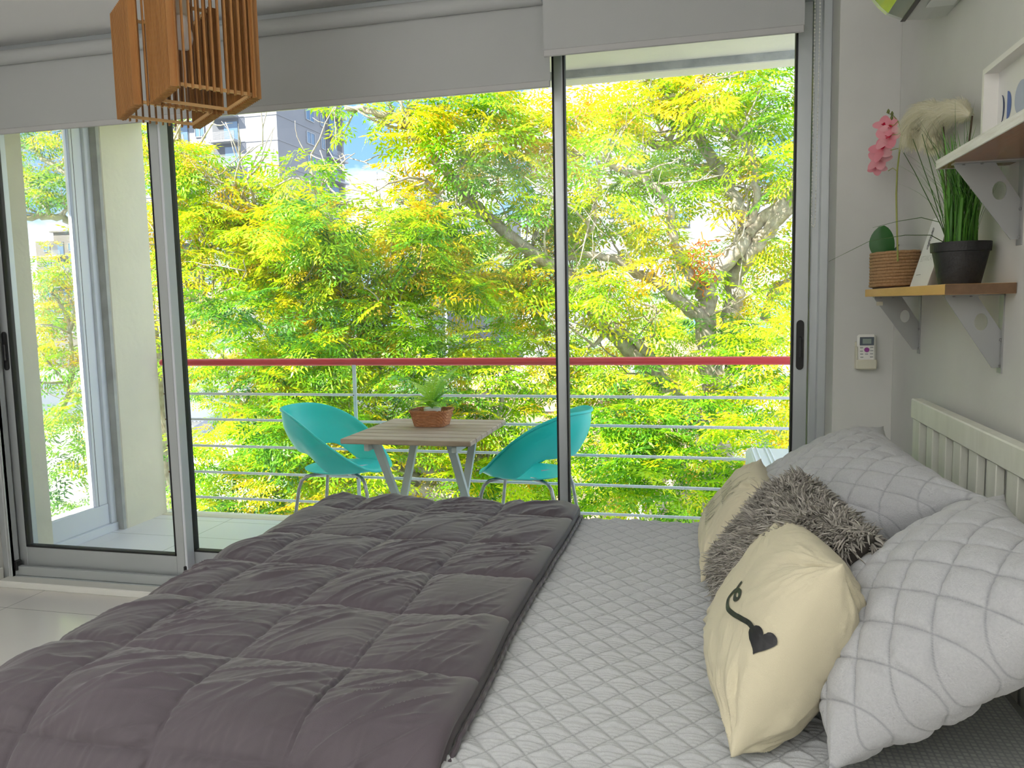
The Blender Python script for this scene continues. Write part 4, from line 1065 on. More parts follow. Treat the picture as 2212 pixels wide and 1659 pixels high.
def plume(pts, rad, n, seed):
    r2 = np.random.RandomState(seed); pts = [np.array(p) for p in pts]; V = []; K = 6
    tt = r2.rand(n); seg = tt*(len(pts)-1); i = np.minimum(seg.astype(int), len(pts)-2); f = (seg-i)[:, None]; PP = np.array(pts)
    c = PP[i]*(1-f)+PP[i+1]*f; d = PP[i+1]-PP[i]; d /= np.linalg.norm(d, axis=1, keepdims=True)
    rnd_ = r2.randn(n, 3); rnd_ -= d*(rnd_*d).sum(1)[:, None]; rnd_ /= np.linalg.norm(rnd_, axis=1, keepdims=True)
    L = rad*r2.uniform(.7, 1.15, n)*np.sin(np.pi*np.clip(tt*.86+.10, 0, 1))**.6*1.3; ring = []; w = .0006
    sd = np.cross(d, rnd_)
    for k in range(K):
        t = k/(K-1); q = c+rnd_*(L*(t-.32*t*t))[:, None]*1.1+d*(L*t*t*1.1)[:, None]+np.array([0, 0, -1.])*(L*t*t*.35)[:, None]
        ww = w*(1-.7*t); ring += [q-sd*ww, q+sd*ww]
    V = np.stack(ring, 1); V[..., 0] = np.minimum(V[..., 0], .652); V = V.reshape(-1, 3)
    q = np.array([[2*k, 2*k+1, 2*k+3, 2*k+2] for k in range(K-1)]); Q = ((np.arange(n)*2*K)[:, None, None]+q[None]).reshape(-1, 4)
    o = fast_build('plume', V, Q, M_plume, gp, np.repeat(r2.rand(n), 2*K)); return o
p1 = [at(x, y, X=X_) for x, y, X_ in ((2036, 250, .585), (2015, 232, .585), (1990, 236, .582), (1972, 258, .580), (1970, 285, .578), (1985, 305, .578))]
p2 = [at(x, y, X=X_) for x, y, X_ in ((2092, 250, .60), (2075, 232, .60), (2045, 232, .60), (2022, 250, .60), (2012, 285, .60), (2018, 312, .60))]
plume(p1, .036, 5200, 3); plume(p2, .036, 5200, 4)
m = MB().tube([tuple(at(x, y, X=.60)) for x, y in ((2052, 530), (2047, 430), (2042, 340), (2036, 250))], .0022, 8); build('plume_stem', m, mat('dark_stem', (.06, .035, .015), .6), gp, True)
m = MB().tube([tuple(at(x, y, X=.60)) for x, y in ((2068, 530), (2080, 430), (2092, 320), (2100, 250))], .0022, 8)
build('plume_stem', m, mat('dark_stem', (.06, .035, .015), .6), gp, True)

# leaning card
cd = thing('botanical_card', 'white card with a sketch and thin capital letters leaning behind the black pot', 'card', (.59, 2.36, ZS))
bl = Vector((.585, 2.462, ZS)); br = Vector((.585, 2.29, ZS)); up_ = Vector((.060, .0, .205)).normalized()
rt = (br-bl).normalized(); nn = rt.cross(up_); nn = nn if nn.x < 0 else -nn
def cp(a, b, o=0): return tuple(bl+rt*a+up_*b+nn*o)
m = MB().add([cp(0, 0), cp(.172, 0), cp(.172, .20), cp(0, .20), cp(0, 0, -.0015), cp(.172, 0, -.0015), cp(.172, .20, -.0015), cp(0, .20, -.0015)], [(0, 1, 2, 3), (7, 6, 5, 4), (0, 4, 5, 1), (1, 5, 6, 2), (2, 6, 7, 3), (3, 7, 4, 0)])
cdp = build('paper', m, mat('card_paper', (.80, .80, .80), .5), cd)
M_pencil = mat('pencil_grey', (.22, .22, .23), .7)
def flat_text(txt, a, b, size, sx=1.0):
    cu = bpy.data.curves.new('lettering', 'FONT'); cu.body = txt; cu.size = size; cu.space_character = 1.15; cu.offset = -.0006
    ob = bpy.data.objects.new('lettering', cu); me = bpy.data.meshes.new_from_object(ob)
    v = [cp(a+q.co.x*sx, b+q.co.y, .0006) for q in me.vertices]; f = [tuple(p.vertices) for p in me.polygons]
    bpy.data.objects.remove(ob); bpy.data.meshes.remove(me); bpy.data.curves.remove(cu)
    return MB().add(v, f)
build('lettering', flat_text('BOTANICAL', .018, .074, .024, .8), M_pencil, cdp)
m = MB(); rr_ = random.Random(5)
for k in range(7):
    x0_, z0_ = .048+.004*math.sin(k*2), .115+.008*k
    m.tube([cp(x0_+.010*math.sin(k+j*1.1)*(1-.05*j), z0_+.010*math.cos(j*1.3+k)*.8, .0008) for j in range(8)], .0005, 4)
build('sketch', m, M_pencil, cdp)
m = MB().box(0, .001, 0, .001, 0, .001); m = MB().add([cp(.03, .035, .0006), cp(.075, .035, .0006), cp(.075, .0365, .0006), cp(.03, .0365, .0006)], [(0, 1, 2, 3)]); build('caption_line', m, M_pencil, cdp)
# little white card high on the wall behind the plumes' shelf end

# ---------------------------------------------------------------- ground and town
M_ground = mat('street', (.30, .30, .29), .9, noise=(.2, .6, (.22, .23, .2)))
m = MB().box(-260, 200, 4.9, 300, -9.3, -9.0); o = struct('floor_street', m, M_ground)
M_bw = mat('render_white', (.22, .225, .245), .85, noise=(.35, .5, (.195, .20, .225)))
M_bw2 = mat('render_lavender', (.20, .205, .24), .85)
M_pane = mat('far_glass', (.10, .17, .26), .12, spec=.8)
M_frm = mat('far_frame', (.30, .31, .33), .5)
M_rec = mat('recess_shade', (.12, .125, .14), .9)  # dark tone standing in for the shade inside balcony recesses
def tower(label, x0, x1, y0, y1, z0, z1, fl, mw, front, side, fh=3.0):
    """front: list of (kind, x offset from right corner, width); side: same along +y from the front corner"""
    t = thing('apartment_tower', label, 'building', ((x0+x1)/2, (y0+y1)/2, z0))
    m = MB().box(x0, x1, y0, y1, z0, z1)
    build('wall', m, mw, t)
    m = MB(); z = z1-fh
    while z > z0: m.box(x0-.05, x1+.06, y0-.06, y1+.05, z-.16, z+.16); z -= fh
    build('floor_band', m, M_bw, t)
    w = MB(); g = MB(); rl = MB(); rc = MB(); z = z1-fh
    win = MB(); n = 0
    while z > z0+1 and n < fl:
        n += 1
        for kind, o_, wd in front:
            xr = x1-o_; xl = xr-wd
            if kind == 'w':
                g = MB().box(xl, xr, y0-.08, y0-.02, z+.95, z+2.35); wo = build('window', g, M_pane, t)
                g = MB().box(xl-.08, xl, y0-.14, y0, z+.9, z+2.4).box(xr, xr+.08, y0-.14, y0, z+.9, z+2.4).box(xl, xr, y0-.14, y0, z+2.35, z+2.45).box(xl, xr, y0-.14, y0, z+.85, z+.95).box((xl+xr)/2-.04, (xl+xr)/2+.04, y0-.13, y0, z+.95, z+2.35); build('window_frame', g, M_frm, wo)
            else:
                g = MB().box(xl, xr, y0-.07, y0-.01, z+.18, z+2.75); ro = build('recess', g, M_rec, t)  # flat panel on the wall, recess shade is in its colour
                g = MB().box(xl+wd*.45, xr-.1, y0-.12, y0-.06, z+.2, z+2.4); build('window', g, M_pane, ro)
                g = MB()
                for k in range(6): g.box(xl, xr, y0-1.1, y0-1.05, z+.28+.15*k, z+.33+.15*k)
                g.box(xl, xr, y0-1.2, y0, z-.12, z+.14)
                for xx in (xl, (xl+xr)/2, xr-.05): g.box(xx, xx+.05, y0-1.1, y0-1.05, z+.1, z+1.1)
                build('balcony_rail', g, M_frm, ro)
        for kind, o_, wd in side:
            ya = y0+o_; yb = ya+wd
            if kind == 'w':
                g = MB().box(x1+.02, x1+.08, ya, yb, z+.95, z+2.35); wo = build('window', g, M_pane, t)
                g = MB().box(x1, x1+.14, ya-.12, ya, z+.9, z+2.4).box(x1, x1+.14, yb, yb+.12, z+.9, z+2.4).box(x1, x1+.14, ya, yb, z+2.35, z+2.45).box(x1, x1+.14, ya, yb, z+.85, z+.95).box(x1, x1+.13, (ya+yb)/2-.06, (ya+yb)/2+.06, z+.95, z+2.35); build('window_frame', g, M_frm, wo)
            else:
                g = MB().box(x1+.01, x1+.07, ya, yb, z+.18, z+2.75); ro = build('recess', g, M_rec, t)  # same shade-coloured panel on the side wall
                g = MB().box(x1+.06, x1+.12, ya+wd*.2, yb-wd*.35, z+.2, z+2.4); build('window', g, M_pane, ro)
                g = MB()
                for k in range(6): g.box(x1+.9, x1+.95, ya, yb, z+.28+.15*k, z+.33+.15*k)
                g.box(x1, x1+1.0, ya, yb, z-.12, z+.14)
                build('balcony_rail', g, M_frm, ro)
        z -= fh
    return t
X0t = at(617, 650, Y=88).x
Yend = 88.0
for yy in range(900, 1500):
    q = at(750, 500, Y=yy/10.0)
    if q.x > X0t: break
    Yend = yy/10.0
# side wall plane X = X0t, found where the right edge of the tower is seen
Yend = (at(750, 500, X=X0t)).y
tower('tall pale apartment tower with white balconies behind the left trees', X0t-26, X0t, 88, max(Yend, 96), -9, 31, 9, M_bw,
      [('b', 5.2, 3.6), ('w', 10.0, 1.2), ('b', 12.2, 2.6), ('w', 17.0, 2.4), ('b', 21, 3.5)],
      [('w', (max(Yend, 96)-88)*.40, (max(Yend, 96)-88)*.11), ('w', (max(Yend, 96)-88)*.62, (max(Yend, 96)-88)*.05), ('b', (max(Yend, 96)-88)*.70, (max(Yend, 96)-88)*.26)])
M_tan = mat('render_tan', (.19, .17, .15), .85)
a_ = at(76, 522, Y=130); b_ = at(190, 522, Y=130)
t2 = tower('distant tan apartment block seen through the left side glass', a_.x, b_.x, 130, 145, -9, a_.z, 5, M_tan, [('w', 1.5, 1.2), ('w', 3.5, 1.0), ('b', 5.6, 2.6), ('w', 9.0, 1.3)], [])
m = MB().box(a_.x+2.5, b_.x-1.5, 132, 140, a_.z, a_.z+1.8).box(a_.x+2, b_.x-1, 131.5, 140.5, a_.z+1.8, a_.z+2.1); build('penthouse', m, M_tan, t2)
a_ = at(850, 385, Y=150); b_ = at(918, 395, Y=150)
tower('far grey tower block in the middle distance behind the tree tops', a_.x, b_.x, 150, 160, -9, a_.z, 4, M_bw2, [('w', 1.2, 1.2), ('w', 3.2, 1.0), ('w', 4.8, 1.0)], [])
a_ = at(960, 470, Y=120); b_ = at(1100, 470, Y=120)
tower('low white block between the towers behind the tree', a_.x, b_.x, 120, 128, -9, a_.z, 4, M_bw, [('w', 2, 1.2), ('w', 5, 1.2), ('w', 8, 1.0)], [])
# large pale building behind the right tree, with a brick red band
rb = thing('apartment_building', 'broad pale building with a brick red band behind the right tree', 'building', (0, 44, -9))
x0_ = at(1150, 400, Y=44).x; x1_ = at(1640, 400, Y=44).x; zt_ = at(1400, 215, Y=44).z
m = MB().box(x0_, x1_, 44, 56, -9, zt_); build('wall', m, mat('render_pale', (.25, .255, .29), .85), rb)
zz = at(1430, 236, Y=44).z; m = MB().box(x0_+1, x1_-1, 43.9, 44, zz-.22, zz+.22); build('red_band', m, mat('brick_red', (.42, .12, .08), .8), rb)
for (px_, py_, w_, h_) in ((1270, 360, 1.0, .6), (1330, 300, .8, .9), (1420, 195, .9, .7), (1535, 330, .7, .8), (1330, 450, .7, .8), (1470, 470, .7, .8)):
    q = at(px_, py_, Y=43.9); m = MB().box(q.x-w_/2, q.x+w_/2, 43.86, 44, q.z-h_/2, q.z+h_/2); wo = build('window', m, M_pane, rb)
    m = MB().box(q.x-w_/2-.08, q.x+w_/2+.08, 43.9, 43.99, q.z-h_/2-.08, q.z+h_/2+.08); build('window_frame', m, M_frm, wo)
# beige house low behind the table
M_beige = mat('beige_render', (.36, .26, .19), .85, noise=(.8, .5, (.32, .23, .165)))
hs_ = thing('house', 'peach coloured house wall with barred windows low behind the table', 'building', (-3, 22, -9))
q0 = at(1000, 780, Y=22); q1 = at(1250, 840, Y=22)
m = MB().box(q0.x, q1.x+.6, 22, 30, -9, at(1130, 832, Y=22).z); build('wall', m, M_beige, hs_)
zc_ = at(1130, 832, Y=22).z; m = MB().box(q0.x-.15, q1.x+.75, 21.85, 30.2, zc_-.12, zc_+.1).box(q0.x-.05, q1.x+.65, 21.93, 30.1, zc_-.75, zc_-.62); build('cornice', m, mat('cornice_peach', (.60, .42, .32), .85), hs_)
for px_ in (1105, 1155, 1215):
    q = at(px_, 945, Y=22); m = MB().box(q.x-.28, q.x+.28, 21.93, 22, q.z-.5, q.z+.45); wo = build('window', m, M_pane, hs_)
    m = MB()
    for k in range(7): m.box(q.x-.27+.09*k-.01, q.x-.27+.09*k+.01, 21.85, 21.87, q.z-.5, q.z+.45)
    build('window_bars', m, M_blackp, wo)
h2 = thing('house', 'small beige house with a blue window right of the leaning trunk', 'building', (1, 24, -9))
q = at(1465, 690, Y=26); m = MB().box(q.x-1.1, q.x+1.3, 26, 32, -9, at(1465, 655, Y=26).z); build('wall', m, M_beige, h2)
m = MB().box(q.x+.25, q.x+.75, 25.95, 26, q.z-.5, q.z+.3); build('window', m, mat('blue_glass', (.10, .22, .55), .2), h2)
# corrugated white roofs on the left
M_roofw = mat('corrugated_white', (.30, .31, .34), .45)
for i, (x0r, x1r, y0r, y1r, zr, lab) in enumerate(((-16.5, -8.6, 22, 30, -2.2, 'white corrugated roof seen just below the red handrail'), (-10.5, -5.2, 17, 21, -3.3, 'lower pale corrugated roof between railing bars at left'), (-33, -17.5, 26, 38, -2.4, 'wide white shed roof seen through the left side glass'))):
    rt_ = thing('shed', lab, 'building', ((x0r+x1r)/2, (y0r+y1r)/2, -9))
    m = MB().box(x0r+.2, x1r-.2, y0r+.2, y1r-.2, -9, zr-.5); build('wall', m, mat('shed_wall', (.6, .58, .55), .9), rt_)
    n_ = 90; P = []
    for k in range(n_*2+1):
        x = x0r+(x1r-x0r)*k/(2*n_); P.append([(x, y0r, zr-.5+(.07 if k % 2 else 0)), (x, (y0r+y1r)/2, zr+.35+(.07 if k % 2 else 0)), (x, y1r, zr-.5+(.07 if k % 2 else 0))])
    m = MB().grid(P); build('corrugated_roof', m, M_roofw, rt_)

# ---------------------------------------------------------------- trees
M_bark = mat('bark', (0.30, 0.25, 0.20), .9, spec=.2, noise=(14, .8, (.50, .45, .38)), bump=(26, .7, (4, 4, .8)))
LEAF = leafmat('leaf_green', [(0, (.035, .13, .03)), (.3, (.15, .40, .012)), (.6, (.42, .64, .008)), (.82, (.76, .68, .008)), (1, (.86, .50, .012))], .40, .38, .4)
BERRY = mat('yellow_berry', (0.70, 0.42, 0.03), .45)
ORN = leafmat('dry_orange', [(0, (.75, .20, .04)), (1, (.80, .34, .06))], .6, .4, .2)
def leaf_template(seed):
    """a bipinnate leaf along +x, drooping, leaflets as folded rhombs; unit length"""
    r = np.random.RandomState(seed); V = []; Q = []
    def leaflet(p, d, n, L, w):
        d = d/np.linalg.norm(d); s = np.cross(d, n); s /= np.linalg.norm(s); k = len(V)
        V.extend([p, p+d*L*.42+s*w*.5-n*w*.1, p+d*L-n*L*.12, p+d*L*.42-s*w*.5-n*w*.1]); Q.append((k, k+1, k+2, k+3))
    up = np.array([0, 0, 1.0])
    def droop(t): return np.array([t, 0, -.22*t*t])
    for j, t in enumerate((.28, .46, .62, .76)):
        for sgn in (-1, 1):
            p0 = droop(t); Lp = (.42, .40, .33, .22)[j]*r.uniform(.85, 1.1)
            d = np.array([.55, sgn*.8, -.25+r.uniform(-.12, .12)]); d /= np.linalg.norm(d)
            npair = (3, 3, 2, 1)[j]
            for q in range(npair):
                tt = (q+1)/(npair+1); pp = p0+d*Lp*tt
                for s2 in (-1, 1):
                    pd = d*.55+np.array([0, 0, 1.0])*r.uniform(-.35, .1)+np.cross(up, d)*s2*.85
                    leaflet(pp, pd, up+r.randn(3)*.3, .16*r.uniform(.85, 1.15), .046)
            leaflet(p0+d*Lp*.9, d+r.randn(3)*.1, up+r.randn(3)*.25, .18, .05)
    for t, s2 in ((.86, -1), (.86, 1), (.95, 0)):
        leaflet(droop(t), np.array([.8, s2*.7, -.3]), up+r.randn(3)*.2, .18, .06)
    # the stalk as a slim blade
    k = len(V); V.extend([droop(0), droop(.5)+[0, .004, 0], droop(1.0), droop(.5)-[0, .004, 0]]); Q.append((k, k+1, k+2, k+3))
    return np.array(V), np.array(Q)
TPL = [leaf_template(s) for s in range(5)]
def basis(d, roll):
    up = np.tile(np.array([0, 0, 1.0]), (len(d), 1)); s = np.cross(up, d); s /= np.linalg.norm(s, axis=1, keepdims=True)+1e-6; u = np.cross(d, s)
    c, s_ = np.cos(roll)[:, None], np.sin(roll)[:, None]; s2 = s*c+u*s_; u2 = -s*s_+u*c
    return np.stack([d, s2, u2], 2)
def foliage(parent, centres, tone, r, nleaf, Lr=(.34, .52)):
    """rosettes of leaves at centres (N,3); tone (N) 0..1"""
    N_ = len(centres); cc = np.repeat(centres, nleaf, 0); tn = np.repeat(tone, nleaf); n = len(cc)
    az = r.uniform(0, 2*np.pi, n); el = r.uniform(-.75, .60, n)
    d = np.stack([np.cos(az)*np.cos(el), np.sin(az)*np.cos(el), np.sin(el)], 1)
    cc = cc+d*r.uniform(.0, .05, n)[:, None]+r.randn(n, 3)*.03
    L = r.uniform(*Lr, n); B = basis(d, r.randn(n)*.35); which = r.randint(0, len(TPL), n); VV = []; QQ = []; vv = []; off = 0
    for w in range(len(TPL)):
        k = which == w; V, Q = TPL[w]; T = np.einsum('nij,vj->nvi', B[k]*L[k][:, None, None], V)+cc[k][:, None, :]
        nn = int(k.sum()); VV.append(T.reshape(-1, 3)); QQ.append(((np.arange(nn)*len(V))[:, None, None]+Q[None]+off).reshape(-1, 4)); off += nn*len(V)
        base = np.clip(tn[k]+r.randn(nn)*.14, 0, .99); lv = np.repeat(np.clip(base[:, None]+r.randn(nn, len(V)//4+1)[:, :len(V)//4]*.06, 0, 1), 4, 1); vv.append(lv.reshape(-1))
    V = np.concatenate(VV); Q = np.concatenate(QQ); v = np.concatenate(vv)
    o = fast_build('foliage', V, Q, LEAF, parent, v); o['kind'] = 'stuff'; return o
_ico = np.array([(0, 0, 1), (.894, 0, .447), (.276, .851, .447), (-.724, .526, .447), (-.724, -.526, .447), (.276, -.851, .447), (.724, .526, -.447), (-.276, .851, -.447), (-.894, 0, -.447), (-.276, -.851, -.447), (.724, -.526, -.447), (0, 0, -1)])
_icf = np.array([(0, 1, 2), (0, 2, 3), (0, 3, 4), (0, 4, 5), (0, 5, 1), (1, 6, 2), (2, 7, 3), (3, 8, 4), (4, 9, 5), (5, 10, 1), (6, 7, 2), (7, 8, 3), (8, 9, 4), (9, 10, 5), (10, 6, 1), (11, 7, 6), (11, 8, 7), (11, 9, 8), (11, 10, 9), (11, 6, 10)])
GAPS = [(560, 270, 210, 85), (800, 325, 80, 85), (455, 250, 110, 70), (640, 270, 130, 90)]
def open_sky(C):
    """the crowns part here: drop rosettes in the openings between the trees"""
    k = np.ones(len(C), bool)
    for gx, gy, ax, ay in GAPS:
        c = np.array(at(gx, gy, Y=7.1)); r = np.array([ax*7.4/F_PX, 1.6, ay*7.4/F_PX])
        k &= (((C[:, :3]-c)/r)**2).sum(1) > 1
    return C[k]
def berries(parent, centres, r, nb=26, size=.0075):
    n = len(centres)*nb; c = np.repeat(centres, nb, 0)+r.randn(n, 3)*np.array([.055, .055, .075]); c[:, 2] -= .08
    R = r.uniform(.8, 1.2, n)*size; V = (c[:, None]+_ico[None]*R[:, None, None]).reshape(-1, 3); Q = ((np.arange(n)*12)[:, None, None]+_icf[None]).reshape(-1, 3)
    o = fast_build('berries', V, Q, BERRY, parent, None, True); o['kind'] = 'stuff'; return o
def wob(pts, r, amp=.03, sub=4):
    """subdivide a polyline smoothly with small bends"""
    pts = [np.array(p) for p in pts]; out_ = []
    for i in range(len(pts)-1):
        p0, p1, p2, p3 = pts[max(i-1, 0)], pts[i], pts[i+1], pts[min(i+2, len(pts)-1)]
        for k in range(sub):
            f = k/sub; out_.append(.5*((2*p1)+(-p0+p2)*f+(2*p0-5*p1+4*p2-p3)*f*f+(-p0+3*p1-3*p2+p3)*f**3)+(r.randn(3)*amp*(k > 0)))
    out_.append(pts[-1]); return out_
def limb(m, px, Y0, Y1, r0, r1, r, amp=.015):
    n = len(px); P = [at(x, y, Y=Y0+(Y1-Y0)*i/(n-1)) for i, (x, y) in enumerate(px)]
    Q = wob(P, r, amp); m.tube([tuple(q) for q in Q], list(np.linspace(r0, r1, len(Q))), 9); return Q
def twigs(m, Q, r, n, L, rad, depth=2, acc=None):
    """random side twigs from a limb; their ends are collected"""
    acc = [] if acc is None else acc; Q = [np.array(q) for q in Q]
    for _ in range(n):
        i = r.randint(len(Q)//5, len(Q)-1); p = Q[i]; dr = Q[min(i+1, len(Q)-1)]-Q[i-1]; dr = dr/(np.linalg.norm(dr)+1e-6)
        d = dr*.5+r.randn(3)*np.array([.8, .6, .6])+np.array([0, 0, .25]); d /= np.linalg.norm(d); l = L*r.uniform(.5, 1.15); pts = [p]
        for k in range(5): d = d+r.randn(3)*.22+np.array([0, 0, .06]); d /= np.linalg.norm(d); pts.append(pts[-1]+d*l/5)
        m.tube([tuple(q) for q in pts], list(np.linspace(rad, rad*.3, 6)), 6); acc += [pts[-1], pts[3]]
        if depth > 1: twigs(m, pts, r, 2, l*.6, rad*.5, depth-1, acc)
    return acc
def blobs(spec, r, dens):
    """crown masses: (px, py, Y, rx, rz) ellipsoids in the place, filled with rosette centres"""
    out_ = []; 
    for (x, y, Y, rx, rz, tone) in spec:
        c = np.array(at(x, y, Y=Y)); n = max(3, int(dens*rx*rz)); p = r.randn(n, 3)*.42; p = p*np.array([rx, min(rx, .8), rz])+c
        out_.append(np.concatenate([p, np.full((n, 1), tone)], 1))
    return np.concatenate(out_)
r1 = np.random.RandomState(101)
# ---- main tree, right
T1 = thing('tree', 'large many limbed tree rising behind the right half of the railing', 'tree', tuple(at(1557, 1000, Y=8.6).xy)+(-9,), 'leafy trees beyond the balcony')
m = MB(); tips = []
b0 = at(1550, 1000, Y=8.6)
limbQ = []
def L1(px, Y0, Y1, ra, rb_, nt_=0, Lt=.9, tr=.014, amp=.015):
    Q = limb(m, px, Y0, Y1, ra, rb_, r1, amp); limbQ.append(Q)
    if nt_: tips.extend(twigs(tw, Q, r1, nt_, Lt, tr))
    return Q
tw = MB()
m.tube([(b0.x+.1, b0.y+.1, -9), (b0.x+.05, b0.y, -5), tuple(b0)], [.30, .22, .165], 12)
L1([(1550, 1000), (1553, 900), (1545, 825), (1534, 770)], 8.6, 8.5, .165, .15)
L1([(1540, 800), (1526, 719), (1513, 687), (1481, 661), (1431, 618), (1386, 594), (1348, 570), (1290, 552), (1210, 556), (1140, 575)], 8.5, 7.9, .085, .022, 12)
L1([(1536, 780), (1524, 719), (1524, 660), (1527, 613), (1545, 592), (1572, 563), (1605, 518), (1617, 490)], 8.5, 8.5, .115, .085, 4)
L1([(1617, 490), (1592, 446), (1562, 377), (1534, 336), (1498, 277), (1470, 233), (1454, 197), (1437, 170), (1420, 120)], 8.5, 8.9, .075, .04, 12)
L1([(1617, 490), (1632, 450), (1634, 405), (1631, 366), (1612, 320), (1595, 280)], 8.5, 8.2, .05, .02, 7)
L1([(1500, 280), (1456, 310), (1425, 318), (1395, 302), (1360, 270), (1340, 250)], 8.8, 8.3, .045, .014, 6)
L1([(1437, 314), (1455, 275), (1440, 230), (1428, 165)], 8.6, 8.4, .03, .018, 4)
L1([(1562, 245), (1540, 232), (1520, 215), (1500, 192), (1520, 165), (1540, 130)], 8.3, 8.3, .03, .016, 5)
L1([(1340, 232), (1402, 215), (1440, 212), (1500, 190), (1518, 158)], 8.1, 8.1, .018, .02, 4)
L1([(1620, 492), (1673, 456), (1703, 419), (1735, 360), (1760, 300)], 8.5, 8.2, .07, .05, 4)
L1([(1545, 830), (1568, 780), (1577, 720), (1582, 666), (1584, 610), (1578, 565)], 8.55, 8.7, .12, .085, 4)
L1([(1580, 600), (1608, 568), (1640, 520), (1680, 472), (1715, 420), (1760, 370)], 8.65, 8.3, .085, .07, 5)
L1([(1555, 850), (1575, 808), (1600, 800), (1640, 802)], 8.5, 8.2, .04, .02, 5)
L1([(1650, 690), (1665, 640), (1690, 615), (1740, 600)], 9.2, 9.2, .05, .045, 3)
# leaning limb to the upper left
L1([(1560, 1010), (1500, 900), (1433, 830), (1412, 809), (1383, 775), (1348, 743), (1319, 714), (1287, 677), (1253, 634), (1226, 598), (1180, 565), (1140, 540), (1075, 485), (1020, 440), (975, 385), (930, 335), (902, 303), (883, 268), (835, 249), (794, 241), (745, 232)], 8.6, 7.2, .105, .026, 26)
L1([(883, 268), (868, 235), (855, 205)], 7.3, 7.2, .02, .015, 3)
L1([(1319, 716), (1346, 716), (1380, 743), (1407, 772), (1433, 822)], 8.0, 8.4, .04, .05, 2)
L1([(1060, 475), (1010, 462), (916, 463), (848, 460), (794, 447), (726, 436), (685, 420), (670, 392)], 7.6, 6.9, .034, .012, 14)
L1([(970, 455), (945, 425), (925, 392), (895, 392)], 7.5, 7.2, .018, .01, 4)
L1([(1322, 712), (1290, 740), (1265, 748)], 8.1, 7.9, .03, .014, 3)
L1([(1225, 330), (1305, 345), (1330, 365), (1372, 372), (1410, 400), (1440, 440), (1452, 500), (1470, 560), (1500, 620)], 7.9, 8.4, .02, .055, 10)
L1([(1226, 250), (1290, 300), (1310, 345)], 8, 8, .012, .018, 3)
L1([(1222, 555), (1275, 500), (1285, 440), (1262, 400)], 8, 7.8, .012, .02, 4)
build('trunk', m, M_bark, T1, True, angle=180)
spec1 = []
for (x, y, Y, rx, rz, t) in [
 (760, 250, 7.0, .45, .5, .82), (700, 262, 7.1, .25, .3, .6), (905, 300, 7.4, .35, .45, .70), (960, 250, 7.6, .6, .5, .62), (1050, 240, 7.8, .6, .5, .55), (1140, 230, 8, .6, .5, .75),
 (895, 400, 7.3, .3, .35, .6), (980, 340, 7.8, .6, .55, .45), (1080, 330, 8, .7, .6, .55), (1160, 330, 8, .6, .5, .7), (1000, 420, 7.6, .5, .4, .4), (1110, 430, 8.2, .7, .6, .5), (1170, 480, 8.3, .5, .5, .6),
 (850, 480, 7.2, .5, .4, .55), (940, 520, 7.4, .6, .4, .35), (1030, 540, 7.8, .6, .5, .5), (1120, 570, 8, .6, .5, .6),
 (1260, 210, 8.2, .5, .4, .72), (1340, 200, 8.4, .5, .4, .8), (1420, 190, 8.6, .5, .35, .6), (1510, 180, 8.6, .5, .4, .72), (1600, 165, 8.6, .5, .35, .5), (1680, 170, 8.6, .45, .4, .35),
 (1270, 290, 8.4, .5, .5, .45), (1350, 270, 8.2, .45, .4, .35), (1500, 265, 8.6, .4, .3, .85), (1610, 260, 8.7, .6, .5, .4), (1690, 270, 8.6, .4, .5, .45),
 (1280, 380, 8.4, .55, .5, .45), (1400, 370, 8.8, .5, .4, .45), (1480, 400, 8.6, .5, .4, .35), (1600, 350, 8.8, .5, .5, .6), (1680, 380, 8.9, .4, .5, .5), (1540, 440, 8.8, .5, .4, .5),
 (1270, 470, 8.2, .6, .5, .5), (1350, 470, 8.2, .55, .5, .6), (1430, 520, 8.4, .5, .4, .55), (1640, 560, 9.0, .5, .5, .6), (1690, 500, 8.8, .4, .5, .65),
 (1250, 560, 8.5, .5, .4, .6), (1340, 590, 8.8, .5, .4, .7), (1440, 640, 9, .4, .35, .6), (1650, 650, 9.0, .4, .5, .6), (1260, 680, 8.8, .4, .4, .6), (1690, 660, 8.6, .4, .45, .7),
 (1240, 740, 8.4, .5, .4, .65), (1600, 690, 8.0, .35, .4, .15), (1550, 690, 7.9, .3, .3, .12), (1670, 740, 7.6, .45, .35, .42), (1700, 820, 7.6, .4, .4, .5), (1470, 770, 8.8, .5, .4, .5),
 (1250, 830, 8.0, .5, .4, .45), (1330, 850, 7.8, .6, .4, .5), (1430, 870, 7.6, .6, .4, .3), (1520, 880, 7.6, .6, .4, .25), (1620, 860, 7.6, .5, .4, .45),
 (1260, 920, 7.6, .6, .4, .4), (1350, 930, 7.6, .6, .4, .4), (1450, 960, 7.4, .6, .4, .25), (1550, 960, 7.2, .6, .4, .3), (1640, 930, 7.0, .5, .35, .5),
 (1300, 1010, 7.4, .6, .4, .4), (1400, 1030, 7.2, .6, .4, .35), (1500, 1050, 7.2, .6, .4, .35), (1620, 1010, 6.9, .5, .4, .5), (1350, 1090, 7.2, .8, .4, .4), (1500, 1110, 7.2, .8, .4, .35), (1680, 1000, 7, .5, .5, .5)]: spec1.append((x, y, Y, rx, rz, t))
spec1 = [(x, y, Y+(1.1 if (x > 1210 and y < 800 and Y > 7.95 and (x*7+y*13) % 10 > 2) else 0), rx*(.72 if (x > 1210 and 240 < y < 800) else 1), rz*(.8 if (x > 1210 and 240 < y < 800) else 1), t) for (x, y, Y, rx, rz, t) in spec1 if not (x > 1210 and 240 < y < 800 and r1.rand() < .34)]
C1 = blobs(spec1, r1, 21)
C1 = np.concatenate([C1, np.concatenate([np.array(tips)[::8], np.full((len(tips[::8]), 1), .5)], 1)])
build('twigs', tw, M_bark, T1, True, angle=180)
C1 = open_sky(C1)
